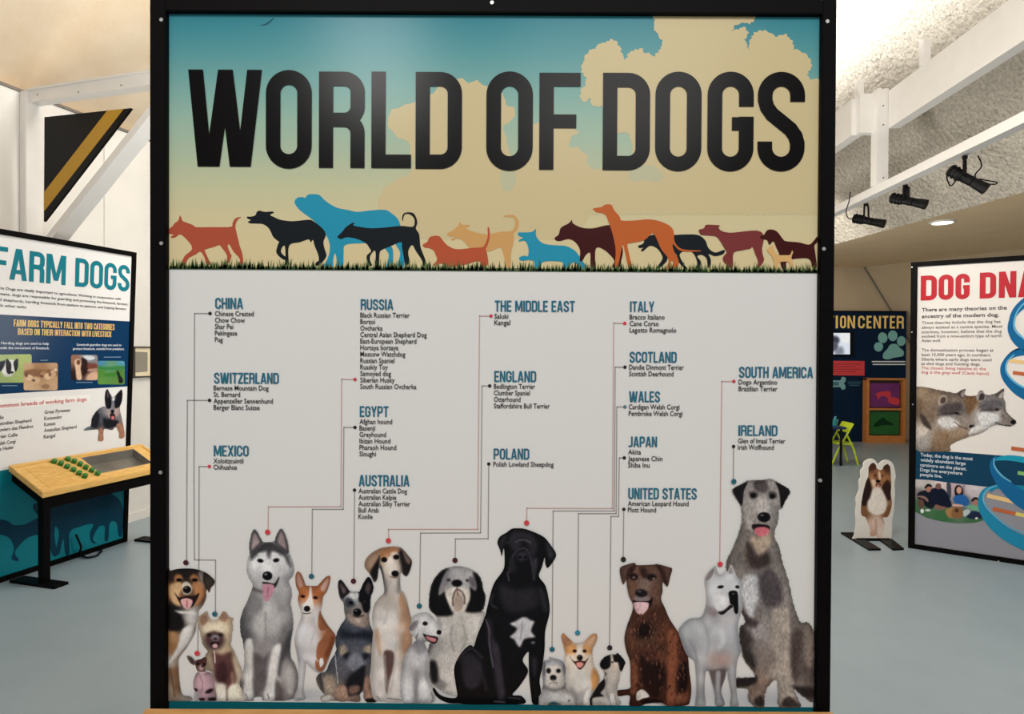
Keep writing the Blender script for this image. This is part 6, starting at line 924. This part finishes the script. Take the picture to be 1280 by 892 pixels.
picture('wolf_picture', RP, Z3, [(72, 242), (130, 240), (240, 262), (310, 275), (360, 285), (400, 265), (430, 255), (425, 298), (500, 302), (520, 275), (545, 265), (572, 295), (630, 290), (670, 265), (698, 254), (692, 310), (706, 350), (712, 410), (752, 455), (782, 480), (776, 500), (730, 519), (650, 505), (600, 522), (540, 562), (450, 590), (370, 620), (322, 650), (306, 692), (72, 668)],
        [(100, 270, 132, 112, 90), (200, 290, 120, 100, 82), (290, 300, 100, 86, 76), (100, 380, 104, 84, 66), (180, 420, 112, 92, 76), (90, 560, 170, 158, 146), (300, 400, 96, 90, 90), (400, 400, 104, 96, 92), (300, 490, 176, 172, 170), (430, 480, 120, 108, 100), (470, 340, 120, 92, 68), (600, 350, 110, 104, 104), (560, 450, 190, 186, 186), (650, 450, 170, 166, 166), (700, 440, 110, 98, 90), (550, 520, 170, 164, 160), (280, 590, 132, 104, 78), (400, 580, 134, 112, 90), (240, 660, 120, 96, 74), (130, 620, 150, 144, 140)],
        [('p', (142, 126, 114), 8, [(234, 350), (240, 312), (268, 296), (296, 306), (302, 340), (270, 366), (240, 370)]), ('p', (66, 54, 50), 7, [(254, 350), (258, 325), (276, 312), (290, 322), (288, 345), (270, 356)]), ('p', (78, 66, 58), 8, [(372, 290), (400, 268), (428, 258), (424, 305), (400, 320)]), ('p', (150, 140, 136), 6, [(396, 285), (424, 265), (420, 305), (404, 312)]), ('p', (70, 62, 62), 20, [(240, 400), (300, 360), (380, 350), (410, 390), (350, 430), (260, 430)]), ('l', (34, 28, 30), 7, 8, [(235, 438), (300, 430), (340, 426), (390, 432)]), ('p', (196, 192, 190), 14, [(235, 470), (300, 450), (350, 470), (390, 510), (300, 520), (250, 510)]), ('l', (50, 42, 42), 6, 6, [(350, 485), (400, 520), (440, 532)]), ('e', (20, 17, 19), 6, 474, 517, 20, 14), ('p', (128, 116, 108), 10, [(400, 440), (450, 470), (490, 498), (470, 505), (420, 490)]), ('p', (60, 50, 46), 14, [(110, 430), (140, 440), (180, 500), (190, 540), (150, 520), (120, 480)]), ('p', (180, 168, 158), 14, [(85, 540), (130, 520), (170, 545), (110, 600), (80, 590)]),
         ('p', (160, 152, 150), 8, [(500, 300), (545, 268), (570, 298), (560, 330), (520, 340)]), ('p', (60, 50, 48), 7, [(522, 335), (526, 300), (545, 285), (562, 302), (556, 328)]), ('p', (84, 76, 72), 8, [(635, 300), (670, 270), (696, 258), (690, 308), (670, 325)]), ('p', (170, 160, 158), 6, [(655, 310), (692, 272), (686, 318)]), ('p', (84, 80, 84), 20, [(520, 380), (580, 340), (660, 330), (690, 370), (640, 410), (560, 410)]), ('l', (46, 40, 42), 8, 8, [(530, 410), (590, 402), (640, 405), (670, 395)]), ('p', (206, 204, 204), 14, [(525, 430), (600, 420), (660, 450), (640, 490), (580, 510), (530, 500)]), ('e', (26, 22, 22), 5, 366, 424, 15, 8, 12), ('e', (26, 22, 22), 5, 648, 398, 14, 7, 10), ('l', (44, 38, 40), 5, 6, [(632, 488), (690, 508), (740, 510)]), ('e', (18, 18, 22), 6, 760, 485, 20, 16), ('l', (150, 140, 136), 8, 14, [(690, 420), (720, 450), (745, 470)]), ('p', (110, 80, 54), 16, [(430, 310), (490, 310), (500, 360), (450, 440), (430, 380)]), ('p', (206, 202, 200), 14, [(480, 520), (560, 510), (600, 520), (520, 555), (450, 575)])], .0024, dna, 'two grey-brown wolves looking to the right', .3, 1.1, .7, 3, True, .16)
picture('photo_print', RP, Z4, [(80, 118), (200, 125), (335, 143), (480, 160), (640, 180), (668, 184), (625, 215), (608, 260), (610, 330), (640, 400), (662, 440), (560, 465), (430, 470), (300, 455), (180, 425), (80, 372)],
        [(110, 140, 180, 172, 172), (300, 150, 190, 180, 180), (380, 170, 170, 150, 156), (560, 190, 190, 182, 186), (560, 220, 176, 164, 170), (100, 230, 120, 110, 112), (120, 380, 56, 96, 60), (300, 420, 50, 96, 58), (560, 440, 54, 96, 60), (100, 320, 60, 96, 66), (480, 300, 90, 90, 100)],
        [('p', (58, 60, 72), 6, [(340, 150), (372, 155), (375, 260), (350, 262)]), ('p', (120, 104, 116), 8, [(470, 170), (482, 170), (482, 250), (472, 250)]), ('p', (16, 22, 34), 8, [(110, 230), (160, 208), (230, 215), (240, 300), (230, 350), (180, 340), (110, 270)]), ('e', (150, 104, 88), 6, 196, 190, 26, 32), ('p', (20, 16, 20), 5, [(165, 180), (190, 155), (218, 165), (222, 182), (195, 175), (170, 195)]), ('p', (14, 20, 40), 8, [(212, 215), (240, 188), (310, 195), (350, 240), (380, 320), (360, 345), (260, 340), (225, 310)]), ('e', (110, 76, 66), 6, 274, 175, 24, 24), ('p', (120, 84, 72), 6, [(250, 320), (290, 330), (345, 345), (300, 362), (250, 355)]), ('p', (130, 96, 84), 6, [(90, 255), (150, 250), (190, 275), (190, 300), (150, 270)]), ('p', (90, 60, 52), 8, [(110, 290), (150, 280), (160, 340), (120, 345)]), ('e', (204, 204, 206), 6, 145, 372, 14, 18), ('e', (190, 192, 190), 6, 190, 366, 20, 9),
         ('p', (26, 18, 22), 6, [(402, 200), (420, 168), (448, 168), (468, 195), (470, 240), (450, 260), (410, 250)]), ('e', (190, 140, 122), 5, 438, 206, 20, 28), ('p', (28, 84, 150), 8, [(395, 262), (440, 240), (490, 250), (520, 300), (500, 335), (430, 325), (400, 300)]), ('p', (196, 150, 130), 6, [(385, 318), (440, 318), (480, 335), (400, 335)]), ('p', (96, 152, 120), 8, [(480, 340), (540, 320), (590, 330), (605, 375), (560, 380), (520, 350)]), ('e', (150, 104, 90), 5, 568, 298, 26, 30), ('p', (26, 20, 24), 5, [(536, 285), (560, 262), (590, 268), (598, 292), (570, 278), (545, 300)]), ('p', (26, 34, 60), 8, [(500, 390), (560, 370), (610, 390), (620, 430), (540, 436), (500, 420)]), ('p', (160, 176, 176), 8, [(468, 375), (510, 355), (530, 380), (490, 415), (468, 405)]),
         ('p', (150, 110, 66), 8, [(330, 370), (365, 345), (400, 350), (410, 420), (360, 425), (340, 400)]), ('p', (124, 84, 50), 8, [(390, 350), (430, 340), (465, 360), (465, 425), (380, 420)]), ('e', (70, 44, 32), 6, 420, 368, 16, 16), ('e', (206, 206, 200), 5, 578, 430, 12, 8)], .0022, dna, 'family of four and a dog sitting on grass', .1, .8, .6, smooth=False)
# helix, printed: blue ribbons with coloured rungs
RB, RDK, RLT = (14, 90, 142), (8, 54, 90), (84, 158, 192)
def ribbon(P, w, rgb, off, name='helix_ribbon'):
    a, b = band(spline(P, False, 6), np.interp(np.linspace(0, 1, (len(P) - 1) * 6 + 1), np.linspace(0, 1, len(w)), w))
    return flat(name, RP, (0, 0, 1), [list(map(tuple, a)) + list(map(tuple, b[::-1]))], rgb, off, dna, smooth=False)
def rung(x0, y0, x1, y1, wd, c1, c2, mid=.5, off=.0026):
    a, b = np.array([x0, y0]), np.array([x1, y1]); c = a + (b - a) * mid
    for p, q, col in ((a, c, c1), (c, b, c2)):
        l, r = band([p, q], wd); flat('helix_rung', RP, (0, 0, 1), [[tuple(l[0]), tuple(l[1]), tuple(r[1]), tuple(r[0])]], col, off, dna, smooth=False)
OR_, TA_, YE_, GN_ = (176, 88, 52), (214, 176, 116), (204, 184, 90), (120, 170, 96)
rung(1261, 450, 1320, 459, 4.6, TA_, OR_, .7); rung(1266, 465.5, 1330, 474, 4.6, OR_, YE_, .6)
ribbon([(1330, 452), (1300, 440), (1274, 438), (1258, 448), (1252, 460)], [10, 9, 7, 4, 2], RDK, .0027)
ribbon([(1340, 420), (1300, 436), (1270, 442), (1256, 452), (1254, 466), (1264, 480), (1282, 492), (1320, 505)], [12, 10, 7, 5, 7, 11, 15, 18], RB, .0029)
ribbon([(1268, 443), (1259, 452), (1258, 464), (1267, 476), (1284, 486), (1310, 494)], [1.5, 2, 2.2, 2.4, 2.4, 2], RLT, .003)
ribbon([(1340, 352), (1300, 366), (1274, 384), (1264, 401), (1265, 416), (1278, 430), (1310, 444)], [14, 12, 10, 6, 9, 13, 16], RB, .0029)
ribbon([(1300, 362), (1276, 383), (1268, 400), (1270, 413), (1283, 426)], [1.6, 2, 2.2, 2.4, 2.2], RLT, .003)
rung(1264, 560, 1330, 569, 5, OR_, YE_, .6); rung(1272, 590.5, 1330, 600, 4.6, GN_, OR_, .25)
ribbon([(1320, 590), (1290, 577), (1262, 572), (1244, 574)], [9, 8, 7, 3], (20, 140, 170), .0027)
ribbon([(1246, 570), (1240, 578), (1244, 592), (1260, 610), (1282, 626), (1330, 650)], [3, 5, 9, 17, 22, 24], RB, .0029)
ribbon([(1243, 572), (1243, 582), (1252, 594), (1264, 602)], [1.4, 2.2, 2.4, 1.4], RLT, .003)
rung(1234, 619, 1320, 639, 5, TA_, TA_, .5); rung(1241, 635.5, 1330, 655, 4.6, OR_, YE_, .32)
ribbon([(1330, 626), (1290, 614), (1262, 610), (1246, 608), (1238, 614)], [14, 12, 8, 5, 3], (18, 118, 150), .0027)
ribbon([(1247, 607), (1232, 612), (1226, 622), (1228, 636), (1240, 652), (1258, 667), (1284, 680), (1330, 700)], [3, 5, 6, 9, 14, 16, 18, 18], (22, 122, 160), .0029)
ribbon([(1246, 606), (1234, 612), (1229, 622), (1234, 634), (1250, 650), (1270, 662), (1296, 670)], [1.2, 2, 2.2, 2, 1.6, 1.4, 1.4], RLT, .003)

# ================================================================== SHELTIE CUTOUT
ZC = (1040, 560, 6.37); CB = floor_pt(1090, 675); CY = CB[1]; CPn = Plane((0, CY, 0), (1, 0, 0))
cut = thing('dog_cutout', 'standing cardboard cutout of a brown and white sheltie on black feet', 'cutout', CB)
co = [(178, 738), (176, 690), (190, 600), (185, 500), (192, 450), (188, 390), (215, 330), (212, 260), (228, 230), (225, 180), (248, 150), (252, 110), (300, 82), (335, 90), (365, 125), (400, 100), (440, 92), (478, 115), (495, 160), (505, 220), (495, 280), (500, 350), (495, 420), (490, 500), (478, 560), (475, 640), (472, 722), (470, 738)]
O = resample(spline(co, True, 4), 8.)
P2, F2 = fill(O); V = []; Fs = []
for off in (.004, -.004):
    k = len(V); V += [CPn.px(ZC[0] + p[0] / ZC[2], ZC[1] + p[1] / ZC[2], off) for p in P2]; f = orient(V[k:], F2, CPn); Fs += [tuple(k + j for j in (q if off > 0 else q[::-1])) for q in f]
n = len(P2); m = len(O); Fs += [(i, (i + 1) % m, n + (i + 1) % m, n + i) for i in range(m)]
MB().add(V, Fs).build('card', mat('white_card', (226, 220, 210), .5, noise=.03), cut)
picture('dog_print', CPn, ZC, [(290, 150), (320, 115), (345, 130), (358, 165), (395, 170), (410, 140), (440, 125), (460, 150), (465, 220), (468, 290), (465, 370), (475, 430), (465, 490), (440, 545), (405, 550), (415, 600), (400, 690), (390, 712), (360, 712), (350, 690), (325, 700), (300, 690), (298, 640), (270, 560), (262, 545), (232, 530), (228, 470), (240, 380), (262, 280), (285, 220)],
        [(320, 140, 70, 40, 30), (440, 150, 70, 42, 30), (370, 200, 150, 96, 58), (310, 250, 160, 106, 68), (420, 250, 150, 100, 62), (260, 400, 50, 30, 26), (460, 330, 60, 36, 28), (360, 340, 200, 170, 146), (360, 450, 206, 186, 168), (250, 510, 120, 80, 50), (440, 510, 120, 76, 46), (350, 600, 206, 176, 160), (320, 670, 196, 150, 130), (380, 660, 210, 190, 174)],
        [('p', (120, 74, 50), 12, [(330, 200), (350, 180), (365, 240), (345, 270)]), ('p', (206, 176, 146), 8, [(365, 190), (380, 190), (385, 240), (372, 250)]), ('e', (30, 18, 16), 6, 338, 217, 9, 6), ('e', (30, 18, 16), 6, 398, 217, 9, 6), ('p', (210, 176, 146), 10, [(310, 250), (345, 255), (340, 300), (315, 290)]), ('e', (16, 12, 14), 6, 364, 262, 18, 13), ('p', (50, 24, 24), 5, [(345, 285), (365, 280), (386, 285), (378, 305), (352, 305)]), ('p', (200, 130, 120), 5, [(354, 290), (376, 290), (370, 312), (358, 312)]), ('p', (40, 24, 22), 14, [(285, 230), (310, 290), (320, 370), (290, 400), (270, 450), (235, 450), (245, 370), (262, 290)]), ('p', (52, 32, 26), 14, [(440, 250), (465, 300), (462, 400), (440, 410), (400, 340), (395, 300)]), ('p', (216, 204, 192), 14, [(320, 330), (360, 310), (400, 340), (430, 420), (425, 500), (360, 530), (290, 500), (280, 430), (300, 390)]), ('p', (120, 78, 46), 12, [(232, 470), (262, 470), (275, 540), (240, 530)]), ('p', (120, 78, 46), 12, [(440, 460), (470, 460), (455, 520), (410, 545), (420, 510)]), ('l', (150, 110, 96), 8, 10, [(345, 570), (348, 640), (345, 690)]), ('l', (150, 120, 106), 6, 8, [(310, 682), (340, 690)])], .0052, cut, None, .16, 1., .7, 2)
pl0 = floor_pt(1070, 675); 
MB().bx(CPn.px(1070, 680)[0], CPn.px(1111, 680)[0], CY - .02, CY + .02, 0, CPn.px(1090, 672)[2]).build('holder', BLACKER, cut)
for q in (((1051, 667), (1067, 667), (1101, 687.8), (1086, 688)), ((1093, 671), (1108, 670), (1130, 687.3), (1116, 688))):
    g = [floor_pt(*p) for p in q]; MB().prism([tuple(p) for p in g], [tuple(p + (0, 0, .014)) for p in g]).build('foot', BLACKER, cut)

# ================================================================== FAR BOARD WITH SCREEN, SHELF, TABLE AND CHAIR
YA = floor_pt(1090, 552)[1]; AP = Plane((0, YA, 0), (1, 0, 0)); ZA = (1030, 380, 4.055)
xa_, xb_ = AP.px(860, 400)[0], AP.px(1133, 400)[0]; za = AP.px(1100, 390)[2]
act = thing('display_panel', 'dark navy action center panel with orange lettering and pale paw, at the back', 'display panel', ((xa_ + xb_) / 2, YA, 0))
MB().bx(xa_, xb_, YA + .001, YA + .06, 0, za).build('board', NAVY, act)
MB().bx(xa_, xb_, YA - .01, YA + .07, za - .0, za + .02).build('top_cap', BLACK, act)
def apx(x, y): return TX(ZA, x, y)
LT = [('T', 22, 50), ('I', 59, 70), ('O', 81, 112), ('N', 119, 157), ('C', 172, 206), ('E', 215, 241), ('N', 250, 288), ('T', 295, 325), ('E', 333, 360), ('R', 368, 404)]
xs = 22 - 40
LT = [('A', xs - 86, xs - 48), ('C', xs - 40, xs - 4 + 8), ] + LT
v0 = AP.uv(*apx(100, 122))[1]; v1 = AP.uv(*apx(100, 58))[1]
for ch, xa, xb in LT:
    V, F = letter_quads(AP, AP.uv(*apx(xa, 90))[0], AP.uv(*apx(xb, 90))[0], v0, v1, ch, .003, 1.05)
    mesh_col('title_letter', V, F, np.tile((246, 190, 104.), (len(V), 1)), act)
el = lambda cx, cy, rx, ry, a=0: [(cx + rx * math.cos(t) * math.cos(a) - ry * math.sin(t) * math.sin(a), cy + rx * math.cos(t) * math.sin(a) + ry * math.sin(t) * math.cos(a)) for t in np.linspace(0, 2 * math.pi, 20, endpoint=False)]
flat('paw_print', AP, ZA, [el(276, 216, 23, 24, .3), el(297, 170, 24, 27, -.2), el(348, 160, 24, 27), el(391, 187, 22, 25, .2), [(300, 250), (322, 225), (335, 205), (365, 202), (385, 222), (404, 240), (400, 262), (375, 268), (350, 272), (325, 280), (300, 274)]], (108, 162, 156), .003, act)
flat('bone_print', AP, ZA, [[(0, 385), (78, 386), (88, 370), (108, 372), (108, 392), (100, 402), (108, 412), (106, 430), (88, 432), (78, 420), (0, 420)]], (104, 150, 150), .003, act)
flat('bone_label', AP, ZA, [[(0, 394), (74, 394), (74, 412), (0, 412)]], (60, 100, 112), .004, act, smooth=False)
text_block('panel_text', AP, lines(ZA, [('Welcome to the action', 242, 291, 452), ('center, have fun', 246, 305, 440)], 2.6), (206, 210, 210), .003, act, bold=.03) if False else None
for (x0, x1, y) in ((242, 412, 291), (246, 412, 305)):
    flat('text_strip', AP, ZA, [[(x0, y - 3), (x1, y - 3), (x1, y + 3), (x0, y + 3)]], (196, 200, 200), .003, act, smooth=False)
for (x0, x1, y) in ((120, 188, 394), (120, 184, 404), (128, 178, 412)):
    flat('text_strip', AP, ZA, [[(x0, y - 2), (x1, y - 2), (x1, y + 2), (x0, y + 2)]], (52, 92, 108), .003, act, smooth=False)
flat('red_notice', AP, ZA, [[(0, 286), (205, 288), (205, 362), (0, 360)]], (196, 56, 58), .003, act, smooth=False)
for k in range(4):
    flat('text_strip', AP, ZA, [[(30, 304 + k * 13 - 2), (186 - 24 * (k % 2), 304 + k * 13 - 2), (186 - 24 * (k % 2), 304 + k * 13 + 2), (30, 304 + k * 13 + 2)]], (150, 40, 44), .0036, act, smooth=False)
# wall screen
sc0 = AP.px(*apx(-30, 256)); sc1 = AP.px(*apx(134, 144))
tv = thing('wall_screen', 'wall-mounted flat screen showing a pale dog photo above the red notice', 'screen', ((sc0[0] + sc1[0]) / 2, YA, sc0[2]))
MB().bx(sc0[0] - .02, sc1[0] + .02, YA - .05, YA, sc0[2] - .02, sc1[2] + .02).build('case', BLACKER, tv)
SP = Plane((0, YA - .051, 0), (1, 0, 0))
def scr(X):
    return paint(X, (206, 214, 224), [('p', (40, 44, 60), 12, [(10, 175), (50, 160), (78, 175), (70, 200), (45, 195), (20, 205)]), ('e', (70, 72, 86), 10, 52, 215, 20, 24), ('e', (30, 30, 40), 8, 40, 190, 8, 8), ('p', (120, 124, 140), 14, [(60, 230), (90, 215), (100, 250), (60, 255)]), ('p', (236, 240, 246), 12, [(85, 150), (125, 150), (128, 190), (90, 185)])])
s_ = mesh_col('screen_picture', [SP.px(*apx(x, y)) for y in np.linspace(146, 254, 30) for x in np.linspace(-28, 132, 40)], [(j * 40 + i, j * 40 + i + 1, j * 40 + i + 41, j * 40 + i + 40) for j in range(29) for i in range(39)], scr(np.array([(x, y) for y in np.linspace(146, 254, 30) for x in np.linspace(-28, 132, 40)])), tv)
sm = bpy.data.materials.new('screen_glow'); sm.use_nodes = True; nt = sm.node_tree; at = nt.nodes.new('ShaderNodeAttribute'); at.attribute_name = 'Col'
nt.links.new(at.outputs['Color'], nt.nodes['Principled BSDF'].inputs['Emission Color']); nt.nodes['Principled BSDF'].inputs['Emission Strength'].default_value = .85; nt.nodes['Principled BSDF'].inputs['Base Color'].default_value = (.02, .02, .02, 1)
s_.data.materials[0] = sm
# shelf unit
kx0, kx1 = AP.px(*apx(216, 500))[0], AP.px(*apx(412, 500))[0]; kz1 = AP.px(*apx(300, 378))[2]; kzm = AP.px(*apx(300, 530))[2]; kzb = AP.px(*apx(300, 666))[2]
y1_, y0_ = YA - .012, YA - .13
# its front stands nearer, so its size is taken there
FQ = Plane((0, y0_, 0), (1, 0, 0)); kx0, kx1 = FQ.px(*apx(216, 500))[0], FQ.px(*apx(416, 500))[0]; kz1 = FQ.px(*apx(300, 376))[2]; kzm = FQ.px(*apx(300, 530))[2]; kzb = FQ.px(*apx(300, 666))[2]
shf = thing('shelf_unit', 'orange pine shelf unit holding purple and green bins against the navy board', 'shelf', ((kx0 + kx1) / 2, YA - .13, 0))
MB().bx(kx0, kx0 + .045, y0_, y1_, 0, kz1).build('side_panel', ORANGEW, shf); MB().bx(kx1 - .05, kx1, y0_, y1_, 0, kz1).build('side_panel', ORANGEW, shf)
MB().bx(kx0, kx1, y0_ - .004, y1_, kz1 - .03, kz1 + .004).build('top', ORANGEW, shf); MB().bx(kx0 + .045, kx1 - .05, y0_ + .002, y1_, kzm - .025, kzm + .01).build('shelf', ORANGEW, shf)
MB().bx(kx0 + .045, kx1 - .05, y0_, y1_, 0.0, kzb).build('plinth', ORANGEW, shf); MB().bx(kx0 + .045, kx1 - .05, y1_ - .01, y1_, kzb, kz1 - .03).build('back', mat('shelf_back', (70, 50, 40), .6, noise=.1), shf)
def binn(label, zb_, zt_, rgb, ink_, polys):
    t = thing('storage_bin', label, 'bin', ((kx0 + kx1) / 2, YA - .12, zb_), 'picture bins on the shelf')
    a, b = kx0 + .07, kx1 - .09; q = MB()
    q.bx(a, b, y0_ + .03, y0_ + .045, zb_, zt_); q.bx(a, b, y1_ - .03, y1_ - .015, zb_, zt_); q.bx(a, a + .012, y0_ + .045, y1_ - .03, zb_, zt_); q.bx(b - .012, b, y0_ + .045, y1_ - .03, zb_, zt_); q.bx(a, b, y0_ + .03, y1_ - .015, zb_, zb_ + .012)
    q.build('bin_body', mat(label[:6].strip() + '_bin', rgb, .5, noise=.2, nscale=7), t)
    flat('animal_print', Plane((0, y0_ + .029, 0), (1, 0, 0)), ZA, polys, ink_, .001, t)
binn('purple bin with a red running dog on the upper shelf', kzm + .011, kz1 - .08, (110, 34, 104), (190, 50, 60), [[(262, 455), (285, 445), (325, 440), (340, 450), (335, 470), (345, 485), (325, 478), (300, 465), (285, 470), (275, 485), (270, 470)], [(330, 470), (380, 480), (378, 510), (330, 500)]])
binn('green bin with a dark leaping dog on the lower shelf', kzb + .001, kzm - .05, (20, 92, 30), (10, 48, 20), [[(252, 612), (275, 590), (300, 575), (320, 590), (350, 605), (345, 615), (315, 612), (290, 615), (262, 622)]])
# children's table, tub and chair
tb = floor_pt(*apx(85, 818)); tz = .50
tbl = thing('kids_table', "low dark blue children's table with black legs before the navy board", 'table', (tb[0] - .35, tb[1] + .2, 0))
MB().bx(tb[0] - .80, tb[0] + .05, tb[1] - .05, tb[1] + .50, tz - .03, tz).build('tabletop', BLUET, tbl, bevel=.006)
for (x, y) in ((0, 0), (-.75, 0), (0, .45), (-.75, .45)): MB().tube([(tb[0] + x, tb[1] + y, 0), (tb[0] + x, tb[1] + y, tz - .03)], .016, 10).build('leg', BLACKER, tbl)
cx, cy = floor_pt(*apx(48, 625), tz)[:2]; cy = tb[1] + .14; cx = CAM[0] + (1030 + 46 / 4.055 - 640) / FPX * cy
tub = thing('craft_tub', 'aqua tub of craft bits on the dark blue children\'s table', 'tub', (cx, cy, tz))
MB().tube([(cx, cy, tz + .001), (cx, cy, tz + .07), (cx, cy, tz + .08), (cx, cy, tz + .078)], [.055, .07, .074, .06], 16).build('tub_body', AQUA, tub)
for k in range(5):
    a = k * 1.26; MB().tube([(cx + .03 * math.cos(a), cy + .03 * math.sin(a), tz + .05), (cx + .045 * math.cos(a), cy + .045 * math.sin(a), tz + .12)], .010, 8).build('crayon', mat('crayon_%s' % 'abcde'[k], [(60, 150, 150), (40, 90, 150), (170, 190, 190), (50, 130, 110), (90, 160, 190)][k], .5), tub)
cb_ = floor_pt(*apx(172, 812)); s_c = cb_[1] / FPX / 4.055
ch = thing('kids_chair', "lime green children's folding chair at the dark blue table", 'chair', (cb_[0] - .12, cb_[1] + .12, 0))
gx = lambda x: cb_[0] + (x - 172) * s_c; gz = lambda y: (812 - y) * s_c
for dy in (.0, .26):
    yv = cb_[1] + dy
    MB().tube([(gx(172), yv, .0), (gx(150), yv, gz(735)), (gx(118), yv, gz(668))], .013, 8).build('leg', LIME, ch)
    MB().tube([(gx(40), yv, .0), (gx(70), yv, gz(740)), (gx(118), yv, gz(655)), (gx(146), yv, gz(606))], .013, 8).build('leg', LIME, ch)
MB().hexa([(gx(66), cb_[1] + .01, gz(712)), (gx(150), cb_[1] + .01, gz(716)), (gx(150), cb_[1] + .25, gz(716)), (gx(66), cb_[1] + .25, gz(712))], [(gx(66), cb_[1] + .01, gz(700)), (gx(150), cb_[1] + .01, gz(704)), (gx(150), cb_[1] + .25, gz(704)), (gx(66), cb_[1] + .25, gz(700))]).build('seat', LIME, ch, bevel=.004)
MB().hexa([(gx(112), cb_[1] + .005, gz(650)), (gx(118), cb_[1] + .005, gz(652)), (gx(118), cb_[1] + .255, gz(652)), (gx(112), cb_[1] + .255, gz(650))], [(gx(140), cb_[1] + .005, gz(604)), (gx(147), cb_[1] + .005, gz(602)), (gx(147), cb_[1] + .255, gz(602)), (gx(140), cb_[1] + .255, gz(604))]).build('backrest', LIME, ch, bevel=.004)
